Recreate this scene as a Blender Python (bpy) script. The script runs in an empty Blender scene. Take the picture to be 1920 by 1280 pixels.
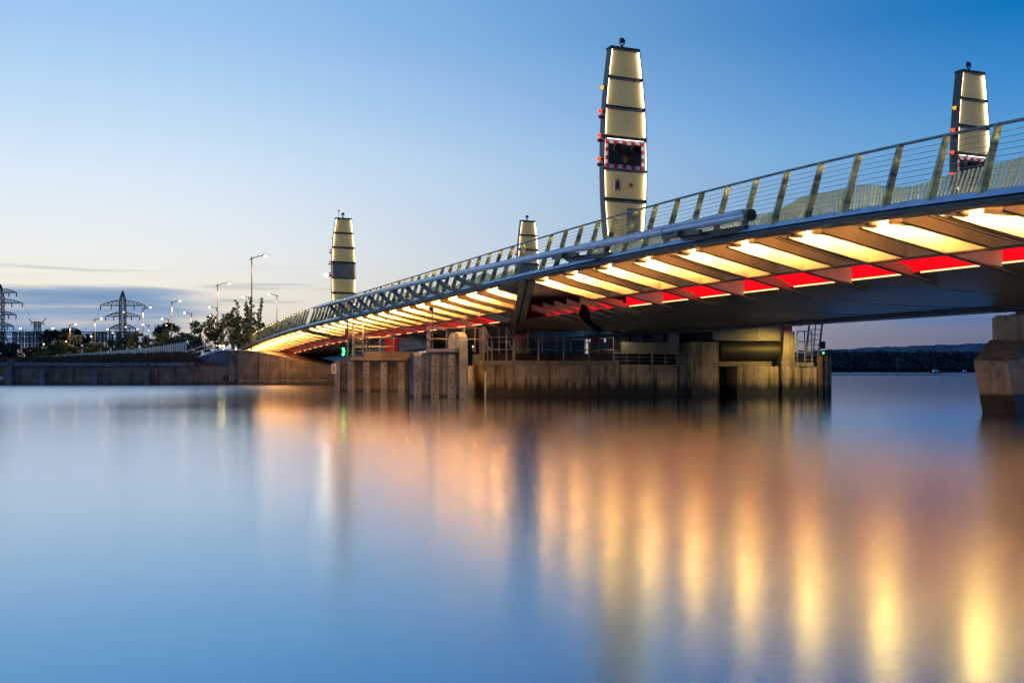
import bpy, math, random
from mathutils import Vector as V
random.seed(7)
R = math.radians
sc = bpy.context.scene
col = sc.collection

# ------------------------------------------------------------------ camera
F = 1867.0                      # focal length in pixels of a 1920 wide frame
EYE = 1.3                       # eye height over the water
HZ = 696.0                      # horizon row
cam = bpy.data.cameras.new("camera")
cam.sensor_width = 36.0
cam.lens = 36.0 * F / 1920.0
cam.shift_y = (HZ - 640.0) / 1920.0
cam.clip_start = 0.1
cam.clip_end = 30000
co = bpy.data.objects.new("camera", cam)
co.location = (0, 0, EYE)
co.rotation_euler = (R(90), 0, 0)
col.objects.link(co)
sc.camera = co

# ------------------------------------------------------------------ render
sc.render.engine = 'CYCLES'
sc.cycles.use_denoising = True
sc.cycles.sample_clamp_indirect = 20
sc.cycles.max_bounces = 6
sc.cycles.diffuse_bounces = 3
sc.cycles.glossy_bounces = 3
sc.cycles.caustics_reflective = True
sc.cycles.blur_glossy = 1.0
sc.cycles.caustics_refractive = False
sc.view_settings.view_transform = 'Standard'
sc.view_settings.look = 'None'
sc.view_settings.exposure = 0
sc.view_settings.gamma = 1


def lin(c):
    o = []
    for v in c:
        v = v / 255.0
        o.append(v / 12.92 if v <= 0.04045 else ((v + 0.055) / 1.055) ** 2.4)
    return tuple(o) + (1.0,)


class NT:
    """small node tree writer"""
    def __init__(s, tree):
        s.t = tree

    def n(s, typ, **kw):
        nd = s.t.nodes.new(typ)
        for k, v in kw.items():
            setattr(nd, k, v)
        return nd

    def put(s, sock, v):
        if isinstance(v, bpy.types.NodeSocket):
            s.t.links.new(v, sock)
        else:
            sock.default_value = v

    def m(s, op, a, b=0.0, c=0.0, clamp=False):
        nd = s.n('ShaderNodeMath', operation=op, use_clamp=clamp)
        s.put(nd.inputs[0], a)
        s.put(nd.inputs[1], b)
        s.put(nd.inputs[2], c)
        return nd.outputs[0]

    def smooth(s, x, a, b):
        nd = s.n('ShaderNodeMapRange', interpolation_type='SMOOTHSTEP')
        s.put(nd.inputs[0], x)
        nd.inputs[1].default_value = a
        nd.inputs[2].default_value = b
        return nd.outputs[0]

    def ramp(s, x, stops):
        nd = s.n('ShaderNodeValToRGB')
        s.put(nd.inputs[0], x)
        el = nd.color_ramp.elements
        while len(el) < len(stops):
            el.new(0.5)
        for e, (p, c) in zip(el, stops):
            e.position = p
            e.color = c
        return nd.outputs[0]

    def mix(s, f, a, b):
        nd = s.n('ShaderNodeMix', data_type='RGBA')
        s.put(nd.inputs[0], f)
        s.put(nd.inputs[6], a)
        s.put(nd.inputs[7], b)
        return nd.outputs[2]

    def noise(s, vec, scale, detail=3, rough=0.55, dist=0.0):
        nd = s.n('ShaderNodeTexNoise')
        s.put(nd.inputs['Vector'], vec)
        nd.inputs['Scale'].default_value = scale
        nd.inputs['Detail'].default_value = detail
        nd.inputs['Roughness'].default_value = rough
        nd.inputs['Distortion'].default_value = dist
        return nd.outputs[0]

    def mapping(s, vec, scale=(1, 1, 1)):
        nd = s.n('ShaderNodeMapping')
        s.put(nd.inputs[0], vec)
        nd.inputs[3].default_value = scale
        return nd.outputs[0]


# ------------------------------------------------------------------ world: dusk sky, sun already set at left
world = bpy.data.worlds.new("World")
sc.world = world
world.use_nodes = True
w = NT(world.node_tree)
w.t.nodes.clear()
tc = w.n('ShaderNodeTexCoord').outputs['Generated']
sep = w.n('ShaderNodeSeparateXYZ')
w.put(sep.inputs[0], tc)
dx, dy, dz_ = sep.outputs
hor = w.m('SQRT', w.m('ADD', w.m('MULTIPLY', dx, dx), w.m('MULTIPLY', dy, dy)))
el = w.m('DIVIDE', dz_, w.m('MAXIMUM', hor, 0.001))           # tan(elevation)
az = w.m('ARCTAN2', dx, dy)                                    # 0 straight ahead, + to the right
elc = w.m('MULTIPLY', w.m('MAXIMUM', el, 0.0), 1.0, clamp=True)
left = w.ramp(elc, [(0.0, lin((228, 204, 192))), (0.035, lin((240, 224, 204))), (0.075, lin((244, 237, 221))),
                    (0.117, lin((236, 241, 240))), (0.15, lin((228, 238, 245))), (0.19, lin((216, 233, 248))),
                    (0.26, lin((186, 217, 246))), (0.33, lin((158, 200, 241))), (0.5, lin((112, 168, 228))),
                    (1.0, lin((78, 132, 200)))])
right = w.ramp(elc, [(0.0, lin((104, 106, 132))), (0.03, lin((104, 111, 138))), (0.06, lin((116, 132, 167))),
                     (0.10, lin((112, 152, 196))), (0.13, lin((98, 152, 202))), (0.21, lin((88, 156, 211))),
                     (0.26, lin((60, 138, 206))), (0.33, lin((4, 116, 188))), (0.5, lin((4, 100, 174))),
                     (1.0, lin((36, 94, 168)))])
fz = w.smooth(az, -0.42, 0.53)
sky = w.mix(fz, left, right)
# behind the viewer the dusk sky is darker
back = w.smooth(w.m('ABSOLUTE', az), 1.0, 2.4)
sky = w.mix(w.m('MULTIPLY', back, 0.6), sky, lin((40, 66, 110)))
# low long clouds
cmb = w.n('ShaderNodeCombineXYZ')
w.put(cmb.inputs[0], w.m('MULTIPLY', az, 3.4))
w.put(cmb.inputs[1], w.m('MULTIPLY', el, 34.0))
cn = w.noise(cmb.outputs[0], 1.35, 4, 0.5, 0.3)
cmb2 = w.n('ShaderNodeCombineXYZ')
w.put(cmb2.inputs[0], w.m('MULTIPLY', az, 6.0))
w.put(cmb2.inputs[1], w.m('MULTIPLY', el, 120.0))
cn2 = w.noise(cmb2.outputs[0], 1.0, 3, 0.5, 0.2)


def bump_fn(x, a, b, c, d):
    return w.m('MULTIPLY', w.smooth(x, a, b), w.m('SUBTRACT', 1.0, w.smooth(x, c, d)))


# the bank of blue cloud at left, flat topped, with pale streaks in it
bank = w.m('MULTIPLY', bump_fn(w.m('ADD', el, w.m('MULTIPLY', w.m('SUBTRACT', cn2, 0.5), 0.012)), 0.004, 0.034, 0.070, 0.088),
           w.m('SUBTRACT', 1.0, w.smooth(az, -0.375, -0.20)))
dens = w.m('ADD', w.m('MULTIPLY', bank, 0.42), w.m('ADD', w.m('MULTIPLY', cn, 0.7), w.m('MULTIPLY', cn2, 0.25)))
c1 = w.m('MULTIPLY', w.smooth(dens, 0.63, 0.95), w.smooth(bank, 0.05, 0.6))
# thin streaks further right, low
strk = w.m('MULTIPLY', bump_fn(el, 0.012, 0.03, 0.09, 0.105), w.m('SUBTRACT', 1.0, w.smooth(az, -0.12, 0.16)))
c2 = w.m('MULTIPLY', w.smooth(cn2, 0.53, 0.74), strk)
low = w.m('MULTIPLY', bump_fn(el, -0.05, 0.0, 0.030, 0.055), w.m('SUBTRACT', 1.0, w.smooth(az, -0.22, -0.1)))
c4 = w.m('MULTIPLY', w.smooth(cn, 0.46, 0.62), low)
# blue cloud low at right
rb = w.m('MULTIPLY', bump_fn(el, 0.036, 0.054, 0.10, 0.14), w.smooth(az, 0.33, 0.42))
c3 = w.m('MULTIPLY', w.smooth(cn, 0.30, 0.52), rb)
sky = w.mix(w.m('MULTIPLY', c2, 0.55), sky, lin((150, 160, 178)))
sky = w.mix(w.m('MULTIPLY', c4, 0.8), sky, lin((104, 140, 186)))
sky = w.mix(w.m('MULTIPLY', c1, 0.9), sky, w.mix(cn2, lin((82, 126, 178)), lin((130, 166, 204))))
sky = w.mix(w.m('MULTIPLY', c3, 0.9), sky, lin((72, 112, 168)))
# below the horizon
sky = w.mix(w.smooth(el, -0.02, -0.002), lin((60, 80, 105)), sky)
bg = w.n('ShaderNodeBackground')
w.put(bg.inputs[0], sky)
bg.inputs[1].default_value = 1.0
wo = w.n('ShaderNodeOutputWorld')
w.t.links.new(bg.outputs[0], wo.inputs[0])


# ------------------------------------------------------------------ materials
def new_mat(name):
    m = bpy.data.materials.new(name)
    m.use_nodes = True
    m.node_tree.nodes.clear()
    t = NT(m.node_tree)
    out = t.n('ShaderNodeOutputMaterial')
    return m, t, out


def mat(name, c, rough=0.6, metal=0.0, var=0.18, scale=3.0, bump=0.0, spec=0.5, streak=None, c2=None):
    m, t, out = new_mat(name)
    b = t.n('ShaderNodeBsdfPrincipled')
    o = t.n('ShaderNodeTexCoord').outputs['Object']
    vec = t.mapping(o, streak) if streak else o
    nz = t.noise(vec, scale, 4, 0.6)
    cc = tuple(c) + (1,)
    dark = tuple(x * (1 - var) for x in c) + (1,) if c2 is None else tuple(c2) + (1,)
    lite = tuple(min(1, x * (1 + var)) for x in c) + (1,) if c2 is None else cc
    t.put(b.inputs['Base Color'], t.mix(t.smooth(nz, 0.32, 0.68), dark, lite))
    t.put(b.inputs['Roughness'], t.m('ADD', t.m('MULTIPLY', t.m('SUBTRACT', nz, 0.5), 0.25), rough, clamp=True))
    b.inputs['Metallic'].default_value = metal
    b.inputs['Specular IOR Level'].default_value = spec
    if bump:
        bp = t.n('ShaderNodeBump')
        bp.inputs['Strength'].default_value = bump
        bp.inputs['Distance'].default_value = 0.05
        t.put(bp.inputs['Height'], nz)
        t.put(b.inputs['Normal'], bp.outputs[0])
    t.t.links.new(b.outputs[0], out.inputs[0])
    return m


def glow(name, c, s):
    m, t, out = new_mat(name)
    e = t.n('ShaderNodeEmission')
    e.inputs[0].default_value = tuple(c) + (1,)
    e.inputs[1].default_value = s
    t.t.links.new(e.outputs[0], out.inputs[0])
    return m


def concrete(name, c, dirt=(0.03, 0.026, 0.02), tide=0.35, tide_soft=0.5, streaks=0.75, joints=True, lift=2.4):
    """board-marked concrete: rain streaks, blotches, a wet weedy band over the waterline"""
    m, t, out = new_mat(name)
    b = t.n('ShaderNodeBsdfPrincipled')
    geo = t.n('ShaderNodeNewGeometry').outputs['Position']
    sp = t.n('ShaderNodeSeparateXYZ')
    t.put(sp.inputs[0], geo)
    z = sp.outputs[2]
    blot = t.noise(geo, 0.9, 5, 0.62)
    fine = t.noise(geo, 9.0, 4, 0.65)
    st = t.noise(t.mapping(geo, (2.4, 2.4, 0.16)), 1.6, 4, 0.6)
    st2 = t.noise(t.mapping(geo, (7.0, 7.0, 0.3)), 1.2, 3, 0.6)
    base = t.mix(t.smooth(blot, 0.3, 0.7), tuple(x * 0.62 for x in c) + (1,), tuple(min(1, x * 1.2) for x in c) + (1,))
    base = t.mix(t.m('MULTIPLY', t.smooth(st, 0.5, 0.68), streaks), base, tuple(dirt) + (1,))
    base = t.mix(t.m('MULTIPLY', t.smooth(st2, 0.56, 0.7), streaks * 0.5), base, tuple(min(1, x * 1.5) for x in c) + (1,))
    base = t.mix(t.m('MULTIPLY', t.smooth(fine, 0.5, 0.75), 0.35), base, tuple(dirt) + (1,))
    if joints:
        fr = t.m('FRACT', t.m('MULTIPLY', z, 1.0 / 0.85))
        jl = t.m('MULTIPLY', t.m('LESS_THAN', fr, 0.03), 0.6)
        base = t.mix(jl, base, tuple(dirt) + (1,))
    zz = t.m('ADD', z, t.m('MULTIPLY', t.m('SUBTRACT', st, 0.5), -lift * tide_soft))
    wet = t.m('SUBTRACT', 1.0, t.smooth(zz, tide - 0.1, tide + tide_soft))
    base = t.mix(t.m('MULTIPLY', wet, 0.92), base, (0.014, 0.014, 0.009, 1))
    t.put(b.inputs['Base Color'], base)
    t.put(b.inputs['Roughness'], t.m('SUBTRACT', 0.85, t.m('MULTIPLY', wet, 0.35)))
    bp = t.n('ShaderNodeBump')
    bp.inputs['Strength'].default_value = 0.5
    bp.inputs['Distance'].default_value = 0.03
    t.put(bp.inputs['Height'], t.m('ADD', fine, t.m('MULTIPLY', blot, 0.6)))
    t.put(b.inputs['Normal'], bp.outputs[0])
    t.t.links.new(b.outputs[0], out.inputs[0])
    return m


def leaf_mat(name, a, b_, scale=0.5):
    m, t, out = new_mat(name)
    b = t.n('ShaderNodeBsdfPrincipled')
    o = t.n('ShaderNodeTexCoord').outputs['Object']
    nz = t.noise(o, scale, 3, 0.6)
    n2 = t.noise(o, scale * 6, 2, 0.6)
    t.put(b.inputs['Base Color'], t.mix(t.smooth(t.m('ADD', t.m('MULTIPLY', nz, 0.6), t.m('MULTIPLY', n2, 0.4)), 0.38, 0.62),
                                        tuple(a) + (1,), tuple(b_) + (1,)))
    b.inputs['Roughness'].default_value = 0.7
    t.t.links.new(b.outputs[0], out.inputs[0])
    return m


WARM = (1.0, 0.63, 0.23)
M = {}
M['cream_paint'] = mat('cream_paint', (0.62, 0.58, 0.50), 0.45, 0, 0.07, 1.5)
M['rib_paint'] = mat('rib_paint', (0.56, 0.46, 0.31), 0.5, 0, 0.12, 2.0)
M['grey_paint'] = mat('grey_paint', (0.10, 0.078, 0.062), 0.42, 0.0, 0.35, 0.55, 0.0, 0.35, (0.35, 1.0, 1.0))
M['edge_paint'] = mat('edge_paint', (0.58, 0.65, 0.75), 0.3, 0.55, 0.12, 2.0)
M['edge_dark'] = mat('edge_dark', (0.07, 0.07, 0.075), 0.45, 0.2, 0.25, 2.0)
M['dark_steel'] = mat('dark_steel', (0.045, 0.05, 0.055), 0.45, 0.4, 0.25, 3.0)
M['galv'] = mat('galv', (0.24, 0.235, 0.225), 0.45, 0.4, 0.25, 4.0)
M['plate_zinc'] = mat('plate_zinc', (0.22, 0.20, 0.15), 0.5, 0.3, 0.25, 1.2)
M['drum_steel'] = mat('drum_steel', (0.03, 0.026, 0.021), 0.5, 0.3, 0.3, 1.5)
M['slab_grey'] = mat('slab_grey', (0.24, 0.25, 0.28), 0.7, 0, 0.2, 2.0)
M['ramp_grey'] = mat('ramp_grey', (0.16, 0.18, 0.22), 0.7, 0, 0.2, 1.0)
M['pewter'] = mat('pewter', (0.26, 0.25, 0.23), 0.45, 0.5, 0.3, 3.0)
M['post_lit_bands'] = mat('post_lit_bands', (0.80, 0.66, 0.26), 0.32, 0.3, 0.5, 1.3, 0.0, 0.5, (0.4, 0.4, 2.6), (0.10, 0.085, 0.055))  # golden lamp light and banded reflections painted into the post colour
M['stainless'] = mat('stainless', (0.55, 0.55, 0.52), 0.3, 0.85, 0.2, 7.0)
M['slat_metal'] = mat('slat_metal', (0.50, 0.50, 0.30), 0.35, 0.25, 0.10, 2.0)
M['spar_blue'] = mat('spar_blue', (0.36, 0.43, 0.54), 0.22, 0.55, 0.10, 1.5)
M['asphalt'] = mat('asphalt', (0.05, 0.05, 0.052), 0.9, 0, 0.2, 6.0)
M['flange_shade'] = mat('flange_shade', (0.07, 0.055, 0.045), 0.6, 0, 0.2, 3.0)  # flange undersides get no lamp light; that shade is put into the colour
M['near_black'] = mat('near_black', (0.028, 0.024, 0.02), 0.85, 0, 0.4, 1.0)  # near-black brown with random tone
M['red_paint'] = mat('red_paint', (0.62, 0.02, 0.02), 0.45, 0, 0.15, 3.0)
M['red_web_glow'] = glow('red_web_glow', (1.0, 0.003, 0.01), 1.25)  # girder web glows by itself in place of red light falling on it
M['white_paint'] = mat('white_paint', (0.72, 0.73, 0.74), 0.5, 0, 0.1, 4.0)
M['yellow_paint'] = mat('yellow_paint', (0.75, 0.48, 0.05), 0.5, 0, 0.1, 4.0)
M['boot_rubber'] = mat('boot_rubber', (0.006, 0.006, 0.006), 0.8, spec=0.2)
M['joint_brown'] = mat('joint_brown', (0.16, 0.125, 0.095), 0.6)
M['black_rubber'] = mat('black_rubber', (0.02, 0.02, 0.022), 0.7, 0, 0.3, 4.0)
M['strip_light'] = glow('strip_light', (1.0, 0.53, 0.20), 215.0)
M['reflection_fill'] = glow('reflection_fill', (1.0, 0.44, 0.095), 170.0)
M['spill_fill'] = glow('spill_fill', (1.0, 0.40, 0.08), 24.0)  # added emitter imitating spilled light in bays without a lamp
M['rail_led'] = glow('rail_led', (1.0, 0.78, 0.28), 100.0)
M['web_led'] = glow('web_led', (1.0, 0.50, 0.20), 2.6)
M['mast_led'] = glow('mast_led', (1.0, 0.86, 0.54), 9.0)
M['board_fill'] = glow('board_fill', (1.0, 0.88, 0.7), 5.0)
M['board_back_fill'] = glow('board_back_fill', (1.0, 0.85, 0.6), 2.2)
M['mast_panel'] = glow('mast_panel_', (1, 1, 1), 0)
m, t, out = new_mat('mast_panel')
b = t.n('ShaderNodeBsdfPrincipled')
b.inputs['Base Color'].default_value = (0.52, 0.40, 0.19, 1)
b.inputs['Roughness'].default_value = 0.45
b.inputs['Emission Color'].default_value = (1.0, 0.74, 0.33, 1)
b.inputs['Emission Strength'].default_value = 0.09
t.t.links.new(b.outputs[0], out.inputs[0])
M['mast_panel'] = m
M['flood_glow'] = glow('flood_glow', (1.0, 0.78, 0.5), 110.0)
M['lamp_glow'] = glow('lamp_glow', (1.0, 0.62, 0.30), 40.0)
M['lamp_glow_far'] = glow('lamp_glow_far', (1.0, 0.46, 0.16), 5.0)
M['green_glow'] = glow('green_glow', (0.05, 1.0, 0.18), 7.0)
M['red_glow'] = glow('red_glow', (1.0, 0.06, 0.01), 2.2)
M['amber_glow'] = glow('amber_glow', (1.0, 0.40, 0.02), 1.4)
M['pier_concrete'] = concrete('pier_concrete', (0.44, 0.335, 0.225), dirt=(0.02, 0.017, 0.013), tide=0.45, tide_soft=0.5)
M['dolphin_concrete'] = concrete('dolphin_concrete', (0.16, 0.132, 0.10), tide=0.12, tide_soft=0.15, streaks=0.85)
M['cold_concrete'] = concrete('cold_concrete', (0.23, 0.23, 0.25), tide=0.08, tide_soft=0.15, streaks=0.6)
M['right_concrete'] = concrete('right_concrete', (0.64, 0.54, 0.44), dirt=(0.12, 0.08, 0.045), tide=0.62, tide_soft=0.05, streaks=0.5, joints=False, lift=0.15)
M['quay_concrete'] = concrete('quay_concrete', (0.22, 0.165, 0.125), tide=0.1, tide_soft=0.25)
M['abut_concrete'] = concrete('abut_concrete', (0.21, 0.168, 0.13), tide=0.15, tide_soft=0.25, streaks=0.4)
M['strip_steel'] = concrete('strip_steel', (0.28, 0.26, 0.25), dirt=(0.09, 0.06, 0.045), tide=-0.3, tide_soft=0.1, streaks=0.5, joints=False)
M['pile_rust'] = concrete('pile_rust', (0.20, 0.12, 0.085), tide=0.45, tide_soft=0.2, streaks=0.4, joints=False)
M['white_conc'] = concrete('white_conc', (0.27, 0.265, 0.26), tide=0.3, streaks=0.25, joints=False)
M['coping_grey'] = concrete('coping_grey', (0.20, 0.20, 0.22), tide=-2, streaks=0.4, joints=False)
M['pier_warm'] = concrete('pier_warm', (0.26, 0.21, 0.15), tide=-2, streaks=0.4, joints=False)
M['coping'] = concrete('coping', (0.27, 0.225, 0.17), tide=-2, streaks=0.4, joints=False)
M['land_soil'] = mat('land_soil', (0.045, 0.042, 0.025), 0.95, 0, 0.4, 0.3)
M['grass'] = leaf_mat('grass', (0.035, 0.032, 0.014), (0.09, 0.065, 0.028), 0.4)
M['fence_white'] = mat('fence_white', (0.78, 0.81, 0.83), 0.5, 0.2, 0.15, 3.0)
M['brick_brown'] = mat('brick_brown', (0.14, 0.05, 0.04), 0.8, 0, 0.2, 3.0)
M['bark'] = mat('bark', (0.06, 0.045, 0.03), 0.9, 0, 0.3, 3.0)
M['leaf_dark'] = leaf_mat('leaf_dark', (0.018, 0.028, 0.022), (0.05, 0.07, 0.045), 0.25)
M['leaf_mid'] = leaf_mat('leaf_mid', (0.06, 0.085, 0.03), (0.24, 0.26, 0.08), 0.5)
M['leaf_lamplit'] = leaf_mat('leaf_lamplit', (0.12, 0.115, 0.03), (0.42, 0.34, 0.08), 0.6)  # warm street lamp light put into the leaf colour
M['pylon_steel'] = mat('pylon_steel', (0.045, 0.052, 0.06), 0.6, 0.3, 0.2, 0.3)
M['hill_haze'] = mat('hill_haze', (0.06, 0.10, 0.15), 0.95, 0, 0.25, 0.004)  # blue of distance haze put into the hill colour
M['wood_far'] = leaf_mat('wood_far', (0.018, 0.028, 0.042), (0.025, 0.038, 0.055), 0.02)  # far woods carry the same haze blue in their leaf colour
M['brown_lamp_post'] = mat('brown_lamp_post', (0.20, 0.17, 0.15), 0.5, 0.3, 0.15, 2.0)
M['hull_dark'] = mat('hull_dark', (0.03, 0.035, 0.05), 0.4)
M['hull_blue'] = mat('hull_blue', (0.05, 0.12, 0.25), 0.4)


# ------------------------------------------------------------------ mesh helpers
BASE = {}


class MB:
    def __init__(s):
        s.v, s.f = [], []

    def add(s, vs, fs):
        o = len(s.v)
        s.v += [V(p) for p in vs]
        s.f += [tuple(i + o for i in f) for f in fs]
        return s

    def hexa(s, p):
        """8 corners: 0-3 bottom loop, 4-7 top loop"""
        return s.add(p, [(3, 2, 1, 0), (4, 5, 6, 7), (0, 1, 5, 4), (1, 2, 6, 5), (2, 3, 7, 6), (3, 0, 4, 7)])

    def box(s, x0, x1, y0, y1, z0, z1, T=None):
        p = [(x0, y0, z0), (x1, y0, z0), (x1, y1, z0), (x0, y1, z0), (x0, y0, z1), (x1, y0, z1), (x1, y1, z1), (x0, y1, z1)]
        if T:
            p = [T(*q) for q in p]
        return s.hexa(p)

    def bar(s, a, b, w=0.05, h=None, up=(0, 0, 1)):
        a, b, up = V(a), V(b), V(up)
        h = h or w
        d = (b - a).normalized()
        if abs(d.dot(up)) > 0.98:
            up = V((0, 1, 0))
        sx = d.cross(up).normalized() * (w / 2)
        sz = sx.normalized().cross(d).normalized() * (h / 2)
        return s.hexa([a - sx - sz, b - sx - sz, b + sx - sz, a + sx - sz, a - sx + sz, b - sx + sz, b + sx + sz, a + sx + sz])

    def tube(s, pts, r, n=10, cap=True):
        pts = [V(p) for p in pts]
        rs = r if isinstance(r, (list, tuple)) else [r] * len(pts)
        rings = []
        for i, p in enumerate(pts):
            d = (pts[min(i + 1, len(pts) - 1)] - pts[max(i - 1, 0)]).normalized()
            up = V((0, 0, 1)) if abs(d.z) < 0.95 else V((0, 1, 0))
            a = d.cross(up).normalized()
            b = a.cross(d)
            rings.append([p + (a * math.cos(k * 2 * math.pi / n) + b * math.sin(k * 2 * math.pi / n)) * rs[i] for k in range(n)])
        vs = [q for rg in rings for q in rg]
        fs = []
        for i in range(len(pts) - 1):
            for k in range(n):
                fs.append((i * n + k, i * n + (k + 1) % n, (i + 1) * n + (k + 1) % n, (i + 1) * n + k))
        if cap:
            fs.append(tuple(range(n))[::-1])
            fs.append(tuple((len(pts) - 1) * n + k for k in range(n)))
        return s.add(vs, fs)

    def ball(s, c, r, n=8, sq=(1, 1, 1)):
        c = V(c)
        vs = []
        fs = []
        for i in range(n + 1):
            th = math.pi * i / n
            for k in range(2 * n):
                ph = math.pi * k / n
                vs.append(c + V((math.sin(th) * math.cos(ph) * sq[0], math.sin(th) * math.sin(ph) * sq[1], math.cos(th) * sq[2])) * r)
        for i in range(n):
            for k in range(2 * n):
                fs.append((i * 2 * n + k, (i + 1) * 2 * n + k, (i + 1) * 2 * n + (k + 1) % (2 * n), i * 2 * n + (k + 1) % (2 * n)))
        return s.add(vs, fs)

    def loft(s, loops, closed=True, cap=True):
        n = len(loops[0])
        vs = [p for lp in loops for p in lp]
        fs = []
        for i in range(len(loops) - 1):
            for k in range(n if closed else n - 1):
                fs.append((i * n + k, i * n + (k + 1) % n, (i + 1) * n + (k + 1) % n, (i + 1) * n + k))
        if cap and closed:
            fs.append(tuple(range(n))[::-1])
            fs.append(tuple((len(loops) - 1) * n + k for k in range(n)))
        return s.add(vs, fs)

    def build(s, name, m, parent=None, smooth=False, base=None):
        me = bpy.data.meshes.new(name)
        b = BASE[parent.name] if parent else V(base or (0, 0, 0))
        me.from_pydata([tuple(p - b) for p in s.v], [], s.f)
        me.validate()
        me.update()
        import bmesh
        bm = bmesh.new()
        bm.from_mesh(me)
        bmesh.ops.recalc_face_normals(bm, faces=bm.faces)
        bm.to_mesh(me)
        bm.free()
        me.materials.append(M[m])
        if smooth:
            for p in me.polygons:
                p.use_smooth = True
            try:
                me.set_sharp_from_angle(angle=R(40))
            except Exception:
                pass
        o = bpy.data.objects.new(name, me)
        col.objects.link(o)
        if parent:
            o.parent = parent
            BASE[o.name] = b.copy()
        else:
            o.location = b
            BASE[o.name] = b.copy()
        return o


def tag(o, label, cat, group=None, kind=None):
    o['label'] = label
    o['category'] = cat
    if group:
        o['group'] = group
    if kind:
        o['kind'] = kind
    return o


def thing(name, label, cat, loc=(0, 0, 0), group=None):
    o = bpy.data.objects.new(name, None)
    o.empty_display_size = 0.3
    o.location = loc
    col.objects.link(o)
    BASE[o.name] = V(loc)
    return tag(o, label, cat, group)


def structure(o):
    o['kind'] = 'structure'
    return o


def copy_tree(o, parent=None):
    c = o.copy()
    col.objects.link(c)
    if parent:
        c.parent = parent
    for ch in list(o.children):
        copy_tree(ch, c)
    return c


def P(px, py, D):
    return V(((px - 960) / F * D, D, EYE + (HZ - py) * D / F))


def zat(py, D):
    return EYE + (HZ - py) * D / F


# ------------------------------------------------------------------ bridge axes
BD = V((-0.3905, 0.9206, 0))            # along the bridge, away from us
BN = V((0.9206, 0.3905, 0))             # across, away from the near edge
P0 = V((9.091, 19.07, 0))
WID = 17.0
poly = [1.93054050e-09, -5.75453009e-07, 6.00675251e-05, -2.85410574e-03, 5.91095488e-02, 4.77417302e+00]


def dz(s):
    if s < 0:
        return 4.774 + 0.055 * max(s, -8 - 2 * math.tanh((-8 - s) / 4) if s < -8 else s)
    r = 0
    for c in poly:
        r = r * s + c
    return r


def bz(s):
    """underside of the box girder"""
    if s < 42:
        return 3.48
    k = min(1, (s - 42) / 30)
    return 3.48 * (1 - k) + min(3.48, dz(s) - 1.5) * k


def B(s, t, z):
    p = P0 + BD * s + BN * t
    return V((p.x, p.y, z))


def s_of(px, t=0.0):
    k = (px - 960) / F
    return (9.091 + .9206 * t - k * (19.07 + .3905 * t)) / (.3905 + .9206 * k)


S1, S2 = 21.7, 65.0                     # lifting part
SLOPE = WID / (S2 - S1)


def td(s):
    return (s - S1) * SLOPE


RS = 2.55
SR0 = 3.62
STR_T = 2.8                             # stringer
WEB_T = 4.3                             # red web
RIB_T = 5.15


def rib_z(s, t):
    d = dz(s)
    z0 = d - 0.36
    z1 = bz(s) + 0.17
    return z0 + (z1 - z0) * (t / RIB_T) ** 0.95


def under(s, t):
    """girder underside profile for t >= WEB_T"""
    d, b0 = dz(s), bz(s)
    pts = [(WEB_T, rib_z(s, WEB_T) + 0.09), (5.0, b0 + 0.23), (5.9, b0 + 0.10), (7.2, b0 + 0.02), (9.0, b0), (12.4, b0),
           (13.0, b0 + 0.03), (14.2, b0 + 0.5), (15.2, d - 0.55), (WID, d - 0.35)]
    if t <= pts[0][0]:
        return pts[0][1]
    for (a, za), (c, zc) in zip(pts, pts[1:]):
        if t <= c:
            return za + (zc - za) * (t - a) / (c - a)
    return pts[-1][1]


UT = [WEB_T, 5.0, 5.4, 5.9, 6.5, 7.2, 9.0, 10.7, 12.4, 13.0, 14.2, 15.2, WID]


def strip(ss, ts, zf, tf=None):
    """grid surface over s and t"""
    mb = MB()
    n = len(ts)
    vs = []
    for s in ss:
        for t_ in ts:
            t2 = tf(s, t_) if tf else t_
            vs.append(B(s, t2, zf(s, t2)))
    fs = []
    for i in range(len(ss) - 1):
        for k in range(n - 1):
            q = (i * n + k, i * n + k + 1, (i + 1) * n + k + 1, (i + 1) * n + k)
            if (vs[q[0]] - vs[q[1]]).length + (vs[q[2]] - vs[q[3]]).length > 0.02:
                fs.append(q)
    return mb.add(vs, fs)


def srange(a, b, step):
    n = max(1, int(math.ceil((b - a) / step)))
    return [a + (b - a) * i / n for i in range(n + 1)]


def rail_pt(s, h):
    """a point of the near railing, leaning inwards"""
    return B(s, 0.05 + 0.34 * h, dz(s) + h)


RAILH = 1.33


def wave_h(s):
    return 1.0 + 0.13 * math.sin(s * 0.95 + 0.6) + 0.05 * math.sin(s * 2.3)


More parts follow.
